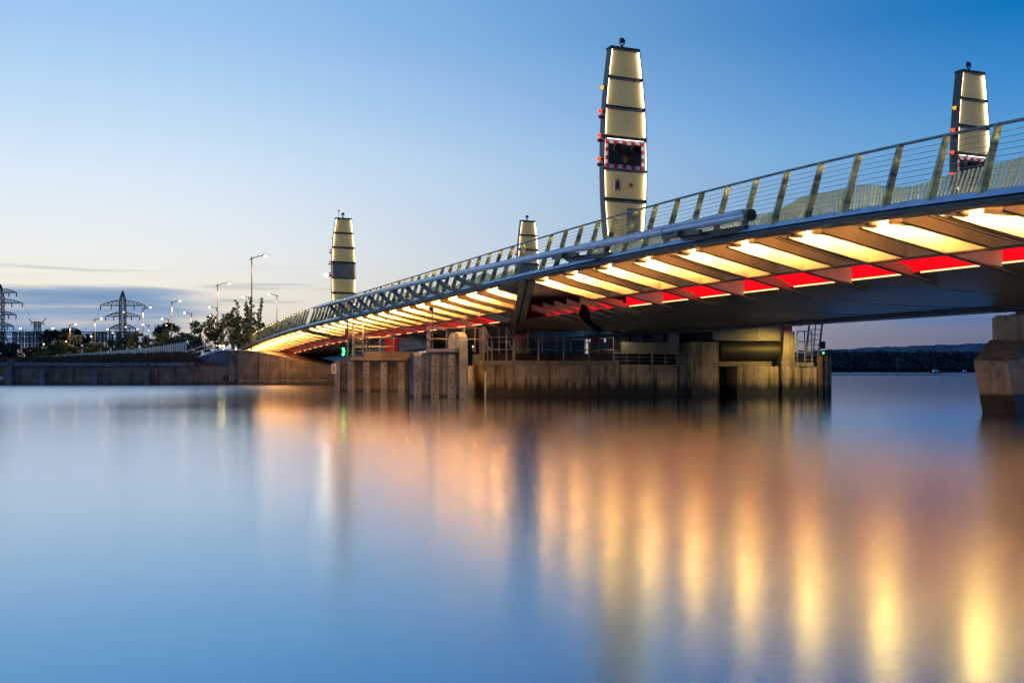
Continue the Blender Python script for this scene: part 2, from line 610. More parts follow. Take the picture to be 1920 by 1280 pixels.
def bridge_part(name, label, s0, s1, mode):
    """mode: None = full width, 'A' = near triangle of the lifting span, 'B' = far triangle"""
    o = thing(name, label, 'bridge', tuple(B((s0 + s1) / 2, 6, 0)))
    near = mode != 'B'
    far = mode != 'A'
    if mode == 'A':
        tf = lambda s, t: min(t, max(0.02, td(s) - 0.05))
    elif mode == 'B':
        tf = lambda s, t: max(t, min(WID, td(s) + 0.05))
    else:
        tf = None
    ss = srange(s0, s1, 1.275)
    # deck slab: top and soffit
    tt = [0.12, 1.5, STR_T, WEB_T, 6, 9, 12, 15, WID]
    mb = strip(ss, tt, lambda s, t: dz(s) - 0.02, tf)
    mb2 = strip(ss, tt, lambda s, t: dz(s) - 0.20, tf)
    mb.build('roadway', 'asphalt', o)
    mb2.build('soffit', 'cream_paint', o)
    # box girder
    mbx = strip(ss, UT, under, tf)
    if mode is None:
        for s in (s0, s1):                     # close the ends
            lp = [B(s, t, under(s, t)) for t in UT] + [B(s, WID, dz(s) - .21), B(s, WEB_T, dz(s) - .21)]
            mbx.add(lp, [tuple(range(len(lp)))])
    for s in srange(s0 + 1.3, s1 - 1.3, RS * 2):       # welded seams across the belly
        tl = [t for t in (5.6, 6.2, 6.8, 7.6, 9.0, 10.7, 12.3) if (tf is None or abs(tf(s, t) - t) < 1e-6)]
        for ta, tb in zip(tl, tl[1:]):
            mbx.bar(B(s, ta, under(s, ta) - .004), B(s, tb, under(s, tb) - .004), .05, .016)
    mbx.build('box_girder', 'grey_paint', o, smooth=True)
    # dark plate strip along the far bottom corner
    if far:
        f = MB()
        lo = s0 if mode is None else max(s0, S1 + 12.6 / SLOPE * 0.0)
        loops = []
        for s in srange(lo, s1, 2.5):
            if mode == 'B' and td(s) > 12.3:
                continue
            b0 = bz(s)
            loops.append([B(s, 12.42, b0 - 0.004), B(s, 12.42, b0 - 0.15), B(s, 13.25, b0 - 0.15), B(s, 13.25, b0 + 0.06)])
        if len(loops) > 1:
            f.loft(loops).build('bottom_flange', 'edge_dark', o)
    # cut faces along the diagonal joint
    if mode:
        sg = -0.05 if mode == 'A' else 0.05
        mj = MB()
        sj = [s for s in srange(S1 + 0.3, S1 + 14.5, 0.6)]
        lo = []
        for s in sj:
            t = td(s) + sg
            zb = rib_z(s, t) - 0.02 if t < WEB_T else under(s, t)
            s2, t2 = s - 0.42 * (1 if mode == 'A' else -1) * -0.5, t + sg * 4
            lo.append([B(s, t, zb - 0.02), B(s, t, dz(s) - 0.22), B(s2, t2, dz(s) - 0.22), B(s2, t2, zb - 0.02)])
        mj.loft(lo).build('joint_beam', 'joint_brown', o)
    # far edge beam
    if far:
        mf = MB()
        loops = []
        for s in srange(s0, s1, 2.5):
            d = dz(s)
            loops.append([B(s, WID, d - .34), B(s, WID, d + .02), B(s, WID + .2, d + .02), B(s, WID + .25, d - .2)])
        mf.loft(loops).build('far_edge_beam', 'edge_dark', o)
    if mode == 'B':                     # short run of red panels beside the joint
        s = S1 + .15
        while s + 2.4 < S1 + (WEB_T - .3) / SLOPE - 2.4:
            wa, wb = under(s, WEB_T), under(s + 2.4, WEB_T)
            MB().hexa([B(s, WEB_T - .02, wa + .03), B(s, WEB_T + .02, wa + .03), B(s + 2.4, WEB_T + .02, wb + .03), B(s + 2.4, WEB_T - .02, wb + .03),
                       B(s, WEB_T - .02, wa + .30), B(s, WEB_T + .02, wa + .30), B(s + 2.4, WEB_T + .02, wb + .30), B(s + 2.4, WEB_T - .02, wb + .30)]).build('red_panel', 'red_web_glow', o)
            for sr in (s + .02, s + 1.25):
                MB().hexa([B(sr, 3.0, rib_z(sr, 3.0)), B(sr, RIB_T, rib_z(sr, RIB_T)), B(sr + .022, RIB_T, rib_z(sr, RIB_T)), B(sr + .022, 3.0, rib_z(sr, 3.0)),
                           B(sr, 3.0, rib_z(sr, 3.0) + .28), B(sr, RIB_T, under(sr, RIB_T) + .05), B(sr + .022, RIB_T, under(sr, RIB_T) + .05), B(sr + .022, 3.0, rib_z(sr, 3.0) + .28)]).build('deep_rib', 'rib_paint', o)
            s += 2.45
    if not near:
        return o
    # near edge beam: bright inclined fascia over a rounded dark nose
    e1, e2 = MB(), MB()
    l1, l2 = [], []
    for s in ss:
        d = dz(s)
        l1.append([B(s, 0.14, d - .0), B(s, 0.03, d + .0), B(s, -0.13, d - .15), B(s, 0.14, d - .15)])
        nose = []
        for k in range(7):
            a = math.pi * k / 6
            nose.append(B(s, -0.02 - 0.13 * math.sin(a), d - .245 + .09 * math.cos(a)))
        l2.append([B(s, 0.2, d - .155)] + nose + [B(s, 0.2, d - .335)])
    e1.loft(l1).build('edge_fascia', 'edge_paint', o)
    e2.loft(l2).build('edge_nose', 'edge_dark', o, smooth=True)
    # stringer
    sm = MB()
    lp = []
    for s in ss:
        if mode == 'A' and td(s) < STR_T + 0.25:
            continue
        zr = rib_z(s, STR_T)
        lp.append([B(s, STR_T, zr + .02), B(s, STR_T, dz(s) - .22), B(s, STR_T + .03, dz(s) - .22), B(s, STR_T + .03, zr + .02)])
    sm.loft(lp)
    lp2 = [[p[0] - BN * .13 - V((0, 0, .035)), p[0] - BN * .13, p[3] + BN * .13, p[3] + BN * .13 - V((0, 0, .035))] for p in lp]
    MB().loft(lp2).build('flange', 'flange_shade', sm.build('stringer', 'rib_paint', o))
    # red web panels, their sill light, ribs and lamps
    k0 = int(math.ceil((s0 + 0.1 - SR0) / RS))
    k1 = int(math.floor((s1 - 0.1 - SR0) / RS))
    th = 0.022
    for k in range(k0, k1 + 1):
        s = SR0 + k * RS
        tm = RIB_T if mode is None else min(RIB_T, td(s) - 0.12)
        if tm < 0.6:
            continue
        # deep rib, tapering out under the girder
        d = dz(s)
        rb = MB()
        tk = [0.2 + (min(tm, STR_T) - 0.2) * i / 4 for i in range(5)]
        if tm > STR_T + .1:
            tk += [STR_T + .06] + [STR_T + .06 + (tm - STR_T - .06) * i / 4 for i in range(1, 5)]
        n = len(tk) - 1
        top, bot = [], []
        for t_ in tk:
            zt = d - 0.21 if t_ < STR_T + .05 else (rib_z(s, t_) + .27 if t_ < WEB_T else under(s, t_) + 0.06)
            bot.append((t_, rib_z(s, t_)))
            top.append((t_, zt))
        for i in range(n):
            (ta, za), (tb, zb) = bot[i], bot[i + 1]
            ya, yb = top[i][1], top[i + 1][1]
            rb.hexa([B(s, ta, za), B(s, tb, zb), B(s + th, tb, zb), B(s + th, ta, za), B(s, ta, ya), B(s, tb, yb), B(s + th, tb, yb), B(s + th, ta, ya)])
        fl_ = MB()
        for i in range(n):      # bottom flange
            (ta, za), (tb, zb) = bot[i], bot[i + 1]
            fw = 0.06 if tb < 4.6 else 0.03
            fl_.hexa([B(s - fw, ta, za - .028), B(s - fw, tb, zb - .028), B(s + fw, tb, zb - .028), B(s + fw, ta, za - .028),
                     B(s - fw, ta, za - .004), B(s - fw, tb, zb - .004), B(s + fw, tb, zb - .004), B(s + fw, ta, za - .004)])
        fl_.build('flange', 'flange_shade', rb.build('deep_rib', 'rib_paint', o))
        # shallow rib half a bay on
        sh = s + RS / 2
        tm2 = STR_T if mode is None else min(STR_T, td(sh) - 0.12)
        if sh < s1 - 0.1 and tm2 > 0.6:
            rs = MB()
            za = rib_z(sh, 0.2)
            zb = rib_z(sh, tm2) + 0.03
            d2 = dz(sh)
            rs.hexa([B(sh, .2, za), B(sh, tm2, zb), B(sh + th, tm2, zb), B(sh + th, .2, za),
                     B(sh, .2, d2 - .21), B(sh, tm2, d2 - .21), B(sh + th, tm2, d2 - .21), B(sh + th, .2, d2 - .21)])
            fl_ = MB().hexa([B(sh - .05, .2, za - .024), B(sh - .05, tm2, zb - .024), B(sh + .05, tm2, zb - .024), B(sh + .05, .2, za - .024),
                     B(sh - .05, .2, za - .003), B(sh - .05, tm2, zb - .003), B(sh + .05, tm2, zb - .003), B(sh + .05, .2, za - .003)])
            fl_.build('flange', 'flange_shade', rs.build('shallow_rib', 'rib_paint', o))
        # pipe stub between nose and rib
        if s < S1: MB().tube([B(s - .18, .22, d - .30), B(s - .02, .62, d - .33)], 0.075, 10).build('pipe_stub', 'boot_rubber', o, smooth=True)
        if k % 2 and tm >= STR_T:
            cdm = MB()
            for off, rr in ((.42, .018), (.62, .012)):
                cdm.tube([B(s + off, t_, rib_z(s + off, t_) + .07) for t_ in (.25, 1.0, 1.9, STR_T - .05)], rr, 6)
            cdm.build('conduit', 'edge_dark', o, smooth=True)
        # lamps: on the hidden side of the shallow rib, they wash the deep rib behind it; an added dim one imitates spill in the other half bay
        a, b_ = s - RS + 0.12, s - 0.12
        if a > s0 + .05:
            sh0 = s - .62
            for ta, tb, nm in ((.46, 1.45, 'strip_light'), (2.05, 2.70, 'strip_light')):
                if mode == 'A' and td(sh0) < tb + .15:
                    continue
                zt_ = dz(sh0) - .205
                bxx = lambda p0, p1, z0, z1: [B(sh0 + p0, ta, zt_ - z0), B(sh0 + p1, ta, zt_ - z0), B(sh0 + p1, tb, zt_ - z0), B(sh0 + p0, tb, zt_ - z0),
                                              B(sh0 + p0, ta, zt_ - z1), B(sh0 + p1, ta, zt_ - z1), B(sh0 + p1, tb, zt_ - z1), B(sh0 + p0, tb, zt_ - z1)]
                hs_ = MB().hexa(bxx(.02, .17, .155, .145)).hexa(bxx(.02, .035, .143, .0)).build('lamp_housing', 'rib_paint', o)
                MB().hexa(bxx(.045, .075, .13, .012)).build('lamp_tube', nm, hs_)
            if mode is None or td(s - .6) > 1.4:
                zt_ = dz(s - .32) - .205  # added downward emitter that brightens the streaks on the water
                MB().hexa([B(s - .6, .50, zt_ - .03), B(s - .05, .50, zt_ - .03), B(s - .05, 1.22, zt_ - .03), B(s - .6, 1.22, zt_ - .03),
                           B(s - .6, .50, zt_), B(s - .05, .50, zt_), B(s - .05, 1.22, zt_), B(s - .6, 1.22, zt_)]).build('light_panel', 'reflection_fill', o)
            s9 = s - RS + th + .02
            if mode is None or td(s9) > 1.7:
                zt_ = dz(s9) - .24
                MB().hexa([B(s9, .5, zt_ - .1), B(s9 + .03, .5, zt_ - .1), B(s9 + .03, 1.5, zt_ - .1), B(s9, 1.5, zt_ - .1),
                           B(s9, .5, zt_), B(s9 + .03, .5, zt_), B(s9 + .03, 1.5, zt_), B(s9, 1.5, zt_)]).build('spill_fill_strip', 'spill_fill', o)
            if mode is None or td(a) > WEB_T + .2:
                wm = MB()
                a0_, b0_ = a, b_
                a, b_ = s - RS + .012, s - .012
                wa, wb = under(a, WEB_T), under(b_, WEB_T)
                wm.hexa([B(a, WEB_T - .02, wa + .03), B(a, WEB_T + .02, wa + .03), B(b_, WEB_T + .02, wb + .03), B(b_, WEB_T - .02, wb + .03),
                         B(a, WEB_T - .02, dz(a) - .22), B(a, WEB_T + .02, dz(a) - .22), B(b_, WEB_T + .02, dz(b_) - .22), B(b_, WEB_T - .02, dz(b_) - .22)])
                wm.build('red_panel', 'red_web_glow', o)
                wl = MB()
                a, b_ = a0_, b0_
                a2, b2 = a + .2, b_ - .2
                wl.bar(B(a2, WEB_T - .04, under(a2, WEB_T) - .0), B(b2, WEB_T - .04, under(b2, WEB_T)), 0.05, 0.035)
                wl.build('sill_light', 'web_led', o)
        # pale stiffener plate beside the deep rib
        if tm >= WEB_T and k % 2 == 0:
            st = MB()
            st.hexa([B(s - .02, STR_T + .35, rib_z(s, STR_T + .35)), B(s - .3, WEB_T - .04, rib_z(s, WEB_T)), B(s - .27, WEB_T - .04, rib_z(s, WEB_T)), B(s - .0, STR_T + .38, rib_z(s, STR_T + .38)),
                     B(s - .02, STR_T + .35, d - .22), B(s - .3, WEB_T - .04, d - .22), B(s - .27, WEB_T - .04, d - .22), B(s, STR_T + .38, d - .22)])
            st.build('stiffener_plate', 'cream_paint', o)
    # ---- near railing
    rl = MB()
    rl.tube([rail_pt(s, RAILH) for s in ss], 0.034, 8)
    rail = rl.build('railing', 'pewter', o, smooth=True)
    cb = MB()
    for i in range(9):
        h = 0.16 + i * 0.125
        cb.tube([rail_pt(s, h) for s in ss], 0.0065, 5, False)
    cb.build('cables', 'pewter', rail)
    ld = MB()
    j0 = int(math.ceil((s0 + .5 - 0.16) / 1.275))
    j1 = int(math.floor((s1 - .1 - 0.16) / 1.275))
    for j in range(j0, j1 + 1):
        for off in (-.34, .42):
            s = 0.16 + j * 1.275 + off
            ld.bar(rail_pt(s - .12, RAILH - .004) + BN * .042, rail_pt(s + .12, RAILH - .004) + BN * .042, 0.02, 0.024)
    ld.build('handrail_light', 'rail_led', rail)
    j0 = int(math.ceil((s0 + .15 - 0.16) / 1.275))
    j1 = int(math.floor((s1 - .1 - 0.16) / 1.275))
    for j in range(j0, j1 + 1):
        s = 0.16 + j * 1.275
        pm = MB()
        wb_, wt = 0.20, 0.14
        a, c = rail_pt(s, -0.09), rail_pt(s, RAILH - 0.02)
        q = BD * 0.012
        pm.hexa([a - BN * .06 - q, a + BN * (wb_ - .06) - q, a + BN * (wb_ - .06) + q, a - BN * .06 + q,
                 c - BN * .05 - q, c + BN * (wt - .05) - q, c + BN * (wt - .05) + q, c - BN * .05 + q])
        # outer flange gives the dark edge
        pm.hexa([a - BN * .075 - q * 3, a - BN * .058 - q * 3, a - BN * .058 + q * 3, a - BN * .075 + q * 3,
                 c - BN * .065 - q * 3, c - BN * .048 - q * 3, c - BN * .048 + q * 3, c - BN * .065 + q * 3])
        pm.build('railing_post', 'post_lit_bands', rail)
    # ---- wavy slatted barrier between footway and road
    bm_ = MB()
    s = s0 + .02
    while s < s1 + .05:
        h = wave_h(s)
        t_ = 2.5
        if mode == 'A' and td(s) < 3.0:
            s += .118
            continue
        lean = .34 + .14 * math.sin(s * .8) + random.uniform(-.012, .012)
        p, q = B(s, t_, dz(s) + .02), B(s - lean * .4, t_ + lean * .5, dz(s) + h)
        bm_.bar(p, q, 0.07, 0.025, tuple(BN + BD * random.uniform(-.2, .2)))
        s += 0.118
    if bm_.v:
        bm_.build('slatted_barrier', 'slat_metal', o)
    return o


near_span = bridge_part('bridge_span', 'nearest fixed bridge span with steel ribs lit white and red below, at the right', -22.0, S1 - 0.08, None)
leaf_a = bridge_part('lifting_leaf', 'triangular lifting leaf carrying the long blue tube on its railing side', S1, S2, 'A')
leaf_b = bridge_part('lifting_leaf', 'far-side triangular lifting leaf, dark box girder seen low behind the pier railings', S1, S2, 'B')
far_span = bridge_part('bridge_span', 'farthest bridge span curving down to the left bank over a brown abutment', S2 + 0.08, 106.0, None)

# ---- the long blue tube with its brackets, part of the near leaf
sa, sb = s_of(1405, -0.55), s_of(588, -0.55)


def tube_pt(s):
    k = (s - sa) / (sb - sa)
    z = 5.22 + 1.50 * k - 0.78 * k * k
    return B(s, -0.55, z)


tpts = [tube_pt(s) for s in srange(sa + 4.0, sb, 2.0)]
tbm = MB()
for s in srange(sa + 5, sb - 6, 6):
    tbm.tube([tube_pt(s), tube_pt(s + .14)], 0.131, 14)
tub = tbm.tube(tpts, [0.125] * (len(tpts) - 3) + [0.115, 0.09, 0.05], 14).build('tube_spar', 'spar_blue', leaf_a, smooth=True)
en = MB()
en.tube([tube_pt(sa + 4.2), tube_pt(sa + .05)], 0.105, 14)
en.tube([tube_pt(sa + 4.6) + V((0, 0, .12)), tube_pt(sa + .25) + V((0, 0, .12))], 0.06, 10)
en.build('tip_sleeve', 'spar_blue', tub, smooth=True)
cp = MB()
cp.tube([tube_pt(sa + .06) - BD * .0, tube_pt(sa - .10)], 0.15, 14)
for k in range(3):
    a = k * math.pi / 3
    u = (BN * math.cos(a) + V((0, 0, 1)) * math.sin(a)) * 0.15
    cp.bar(tube_pt(sa - .115) - u, tube_pt(sa - .115) + u, 0.03, 0.02)
cp.build('end_cap', 'dark_steel', tub)
# curved brackets from deck edge to tube, closely set on the far half
sp_ = s_of(880, 0)
sx = sp_
for i in range(11):
    s = sp_ + 2.55 * i
    if s > sb - 3:
        break
    top = tube_pt(s + 0.3)
    br = MB()
    lo = []
    for i2 in range(7):
        f = i2 / 6
        q = B(s - 1.7 + 2.0 * f, 0.0 - 0.52 * f ** 1.6, dz(s) - .1 + (top.z - .13 - dz(s) + .1) * f ** 2.4)
        wdt = 0.13 * (1 - .45 * f)
        lo.append([q + V((0, 0, -wdt)) - BN * .09, q + V((0, 0, -wdt)) + BN * .12, q + V((0, 0, .05)) + BN * .12, q + V((0, 0, .05)) - BN * .09])
    br.loft(lo).build('bracket', 'edge_dark', leaf_a)
# two large cradle arms near the tip
for px in (1060, 1275):
    s = s_of(px, -0.4)
    top = tube_pt(s)
    cr = MB()
    a = B(s - 2.6, 0.02, dz(s - 2.6) - .05)
    mid = B(s - .3, -0.45, top.z - .28)
    cr.bar(a, mid, 0.16, 0.16)
    cr.bar(mid + BD * .9 + V((0, 0, .12)) - BN * .14, mid - BD * .9 + V((0, 0, .06)) - BN * .06, 0.12, 0.12)
    cr.bar(mid - BN * .3 + V((0, 0, .1)), mid + BN * .35 + V((0, 0, .1)), 0.22, 0.12)
    cr.bar(mid, top, 0.2, 0.1)
    cr.build('cradle_arm', 'edge_dark', leaf_a)

# black boot hanging at the joint
bt = thing('joint_boot', 'black rubber boot hanging under the diagonal joint between the two spans', 'boot', tuple(B(23.4, 3.4, 3.0)))
lo = []
for f, dt, ds, dzv, r in ((0, 0, 0, .45, .12), (.3, .05, .1, .1, .26), (.6, .45, .5, -.2, .15), (.8, 1.0, 1.1, -.35, .13), (1, 1.6, 1.7, -.5, .15)):
    c = B(23.3 + ds, 3.3 + dt, 3.62 + dzv)
    lo.append([c + (BN * math.cos(a) + V((0, 0, 1)) * math.sin(a)) * r for a in [k * math.pi / 5 for k in range(10)]])
MB().loft(lo).build('sleeve', 'boot_rubber', bt, smooth=True)
MB().tube([B(23.3, 3.3, 4.0), B(23.3, 3.3, 4.45)], .05, 8).build('hanger', 'dark_steel', bt)

# ------------------------------------------------------------------ masts
ANG = math.atan2(.3905, .9206)
PROF = [(0, .60), (1.15, .745), (2.2, .86), (3.2, .925), (4.4, .955), (5.6, .935), (6.8, .875), (8.0, .765), (9.2, .61)]


def hw(z):
    for (a, wa), (b, wb) in zip(PROF, PROF[1:]):
        if z <= b:
            return wa + (wb - wa) * (z - a) / (b - a)
    return PROF[-1][1]


def mast(label, px, D, base, H, front, dome='ball'):
    x, y = (px - 960) / F * D, D
    o = thing('bridge_mast', label, 'mast', (x, y, base), 'curved lit masts standing on the bridge')
    k = H / 9.2
    ca, sn = math.cos(ANG), math.sin(ANG)

    def T(lx, ly, lz):
        return V((x + lx * ca - ly * sn, y + lx * sn + ly * ca, base + lz * k))
    # back shell
    zs = [9.2 * i / 14 for i in range(15)]
    MB().loft([[T(-hw(z) + .02, .04, z), T(hw(z) - .02, .04, z), T(hw(z) - .1, .30, z), T(-hw(z) + .1, .30, z)] for z in zs]).build('shell', 'dark_steel', o)
    for sg in (-1, 1):
        MB().loft([[T(sg * (hw(z) + .0), -.10, z), T(sg * (hw(z) + .045), -.10, z), T(sg * (hw(z) + .0), .36, z), T(sg * (hw(z) - .045), .36, z)] for z in zs]).build('side_fin', 'dark_steel', o)
    MB().box(-hw(9.2) - .05, hw(9.2) + .05, -.1, .36, 9.2, 9.26, T).build('top_cap', 'dark_steel', o)
    pan = [(8.10, 9.12), (6.92, 7.94), (5.72, 6.74), (4.40, 5.52), (3.22, 4.28), (0.25, 3.04)]
    for i, (a, b) in enumerate(pan):
        lev = [a + (b - a) * j / 4 for j in range(5)]
        inset = 0.035
        loop = lambda z: [T(-hw(z) + inset, 0.0, z), T(hw(z) - inset, 0.0, z), T(hw(z) - inset, .035, z), T(-hw(z) + inset, .035, z)]
        MB().box(-hw(b) , hw(b) , -.035, .05, b + .03, b + .07, T).build('cross_bar', 'pewter', o)
        if i == 3:
            if front:
                za, zb = a, b
                bd = MB().loft([loop(z) for z in lev]).build('signal_board', 'white_paint', o)
                for sg in (-1, 1):  # strips added to brighten the signal board
                    MB().loft([[T(sg * (hw(z) - .001), -.09, z), T(sg * (hw(z) - .012), -.09, z), T(sg * (hw(z) - .012), -.04, z), T(sg * (hw(z) - .001), -.04, z)] for z in lev]).build('edge_light', 'board_fill', bd)
                MB().box(-hw(b) + .1, hw(b) - .1, -.10, -.065, b + .02, b + .03, T).build('edge_light', 'board_fill', bd)
                # red squares round the border
                wv = hw(4.95) - .05
                q = .085
                rd = MB()
                nx = 9
                stp = 2 * wv / nx
                for c in range(nx):
                    if c % 2 == 0:
                        for z0, z1 in ((za + .01, za + .16), (zb - .16, zb - .01)):
                            rd.box(-wv + c * stp, -wv + (c + 1) * stp, -.006, .0 - .002, z0, z1, T)
                nz = 5
                stz = (zb - za - .32) / nz
                for c in range(nz):
                    if c % 2 == 1:
                        for x0 in (-wv, wv - .15):
                            rd.box(x0, x0 + .15, -.006, -.002, za + .16 + c * stz, za + .16 + (c + 1) * stz, T)
                rd.build('red_checks', 'red_paint', bd)
                MB().box(-wv + .15, wv - .15, -.05, -.007, za + .16, zb - .16, T).build('signal_face', 'black_rubber', bd)
                for lx, lz, mm in ((-.40, .74, 'black_rubber'), (.40, .74, 'black_rubber'), (0, .40, 'amber_dim')):
                    ring = MB()
                    n = 16
                    for kk in range(n):   # hood: upper part of a short cylinder
                        a0, a1 = [(-0.15 + 1.3 * (kk + e) / n) * math.pi for e in (0, 1)]
                        r0 = .20
                        p = [T(lx + r0 * math.cos(a0), -.05, za + lz + r0 * math.sin(a0)), T(lx + r0 * math.cos(a1), -.05, za + lz + r0 * math.sin(a1)),
                             T(lx + r0 * math.cos(a1), -.30, za + lz + r0 * math.sin(a1)), T(lx + r0 * math.cos(a0), -.30, za + lz + r0 * math.sin(a0))]
                        ring.add(p, [(0, 1, 2, 3)])
                    ring.build('lamp_hood', 'black_rubber', bd)
                    lens = MB()
                    lens.add([T(lx, -.075, za + lz)] + [T(lx + .15 * math.cos(e * math.pi / 8), -.055, za + lz + .15 * math.sin(e * math.pi / 8)) for e in range(16)],
                             [(0, 1 + e, 1 + (e + 1) % 16) for e in range(16)])
                    lens.build('signal_lens', 'signal_amber' if mm != 'black_rubber' else 'signal_dark', bd)
            else:
                bd = MB().loft([loop(z) for z in lev]).build('signal_board_back', 'board_grey', o)
                for sg in (-1, 1):  # strips added to brighten the otherwise unlit board back
                    MB().loft([[T(sg * (hw(z) - .001), -.09, z), T(sg * (hw(z) - .012), -.09, z), T(sg * (hw(z) - .012), -.04, z), T(sg * (hw(z) - .001), -.04, z)] for z in lev]).build('edge_light', 'board_back_fill', bd)
                MB().box(-hw(5) + .04, -.05, -.012, -.004, a + .03, b - .03, T).build('cover_plate', 'pewter', bd)
            continue
        pn = MB().loft([loop(z) for z in lev]).build('light_panel', 'mast_panel', o)
        for sg in (-1, 1):
            MB().loft([[T(sg * (hw(z) - .001), -.09, z), T(sg * (hw(z) - .022), -.09, z), T(sg * (hw(z) - .022), -.005, z), T(sg * (hw(z) - .001), -.005, z)] for z in lev]).build('edge_light', 'mast_led', pn)
    if front:
        MB().box(-.47, -.22, -.05, -.002, 3.52, 3.98, T).build('control_box', 'board_grey', o)
        MB().box(-.40, -.29, -.056, -.051, 3.62, 3.88, T).build('dial', 'black_rubber', o)
        MB().tube([T(.22, -.01, 3.74), T(.22, -.16, 3.74)], .09, 10).build('sounder', 'signal_amber', o, smooth=True)
        MB().box(.10, hw(2) - .12, -.03, -.004, .3, 2.85, T).build('door_panel', 'board_grey', o)
    # signal lamps on the near side fin
    for z, mm in ((7.58, 'amber_glow'), (6.62, 'red_glow'), (6.40, 'lamp_off'), (5.66, 'red_glow'), (5.46, 'lamp_off'), (4.72, 'red_glow'), (4.50, 'lamp_off')):
        xx = -hw(z) - .045
        sl = MB()
        sl.tube([T(xx, .05, z), T(xx - .09, .05, z)], .05, 8)
        so = sl.build('side_lamp', 'dark_steel', o, smooth=True)
        MB().tube([T(xx - .10, .05, z), T(xx - .20, .05, z)], [.085, .06], 10).build('lamp_lens', mm, so, smooth=True)
    # head on the cap: camera ball on a yoke
    cm_ = MB()
    cm_.tube([T(0, .2, 9.26), T(0, .2, 9.44)], .05, 8)
    cm_.tube([T(-.05, .2, 9.44), T(-.12, .2, 9.52), T(-.13, .2, 9.62), T(-.06, .2, 9.70), T(.06, .2, 9.70), T(.13, .2, 9.62), T(.12, .2, 9.52), T(.05, .2, 9.44)], .025, 6)
    yo = cm_.build('camera_yoke', 'dark_steel', o)
    MB().ball(T(0, .18, 9.59), .095, 7).build('camera_ball', 'black_rubber', yo, smooth=True)
    if dome == 'aerial':
        ar = MB()
        ar.tube([T(-.33, .2, 9.26), T(-.33, .2, 9.80)], .02, 6)
        ar.tube([T(-.33, .2, 9.78), T(-.33, .2, 9.90)], [.03, .09], 8)
        ar.build('aerial', 'dark_steel', o)
    return o


M['signal_amber'] = mat('signal_amber', (0.50, 0.22, 0.07), 0.3)
M['signal_dark'] = mat('signal_dark', (0.05, 0.035, 0.035), 0.25)
M['lamp_off'] = mat('lamp_off', (0.30, 0.03, 0.025), 0.3)
M['board_grey'] = mat('board_grey', (0.30, 0.26, 0.18), 0.6, 0.0, 0.2, 2.0)
mast('nearest curved lit mast, its red and white checked signal board in full view', 1171, 40.0, 5.02, 9.2, True)
mast('curved mast at the right edge, signal board half hidden behind the bridge railing', 1823, 43.2, 5.05, 9.2, True)
mast('distant curved mast at left with a dark grey band and a bright floodlight arm', 644, 80.0, 4.5, 9.05, False, 'aerial')
mast('small distant curved mast crossed by railing posts and the blue tube', 990, 83.0, 4.6, 9.2, False)

# floodlight fixed on the distant left mast, on an arm
fx = P(611, 515, 79.6)
fl = thing('floodlight', 'bright floodlight on a short arm beside the distant left mast', 'floodlight', tuple(fx))
MB().bar(P(615, 515, 79.6), P(627, 515.5, 79.8), .07, .07).build('arm', 'dark_steel', fl)
MB().box(fx.x - .2, fx.x + .17, fx.y - .15, fx.y + .15, fx.z + .09, fx.z + .15).build('housing', 'dark_steel', fl)
MB().ball(fx, .13, 6, (1.3, 1, .9)).build('lamp_lens', 'flood_glow', fl, smooth=True)

# ------------------------------------------------------------------ middle pier
PO = V(((910 - 960) / F * 51.6, 51.6, 0))
PU, PV = V((.9827, .185, 0)), V((-.185, .9827, 0))


def Q(u, v, z):
    p = PO + PU * u + PV * v
    return V((p.x, p.y, z))


def u_of(px, v=0.0):
    k = (px - 960) / F
    ox, oy = PO.x + PV.x * v, PO.y + PV.y * v
    return (oy * k - ox) / (.9827 - .185 * k)


def zq(py, u, v=0.0):
    return zat(py, Q(u, v, 0).y)


def railing(label, pts, hts, post_every, r=0.032, mat_='galv', group='pipe railings on the piers', ends=True):
    """pipe railing through base points, with rails at the given heights"""
    pts = [V(p) for p in pts]
    o = thing('guard_railing', label, 'railing', tuple(pts[0]), group)
    rm = MB()
    for h in hts:
        for a, b in zip(pts, pts[1:]):
            rm.tube([a + V((0, 0, h)), b + V((0, 0, h))], r, 7)
    rm.build('rails', mat_, o, smooth=True)
    for a, b in zip(pts, pts[1:]):
        L = (b - a).length
        n = max(1, round(L / post_every))
        for i in range(n + (1 if b == pts[-1] else 0)):
            p = a + (b - a) * i / n
            MB().tube([p, p + V((0, 0, max(hts) + .005))], r * 1.1, 7).build('post', mat_, o, smooth=True)
    return o


pier = thing('concrete_pier', 'long weathered concrete pier standing in the water under the lifting leaf', 'pier', tuple(Q(9, 3, 0)))
w1 = MB()
w1.box(-0.05, u_of(1162), 0, 7, -1.5, 1.62, Q)
w1.box(u_of(1162) - .0, u_of(1222), .06, 7, -1.5, 1.66, Q)
w1.box(u_of(1222), u_of(1296), .16, 7, -1.5, 1.62, Q)
w1.build('front_wall', 'pier_concrete', pier)
MB().box(-0.15, u_of(1160), -.10, 1.0, 1.625, 1.86, Q).build('coping_beam', 'coping', pier)
MB().box(u_of(1296) + .003, u_of(1347), -.08, 6.8, -1.5, zq(641, 12), Q).build('tall_block', 'pier_concrete', pier)
MB().box(u_of(1347) + .003, u_of(1386), 2.0, 6.8, -1.5, 1.5, Q).build('recess_wall', 'quay_dark', pier) if 'quay_dark' in M else None
M['shadow_concrete'] = concrete('shadow_concrete', (0.06, 0.05, 0.04), tide=0.3)  # darkened copy of the pier concrete, shade put into its colour
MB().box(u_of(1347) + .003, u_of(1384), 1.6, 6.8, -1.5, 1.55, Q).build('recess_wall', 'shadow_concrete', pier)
MB().box(u_of(1384) + .003, u_of(1461), 0.1, 6.8, -1.5, 1.58, Q).build('end_block', 'pier_concrete', pier)
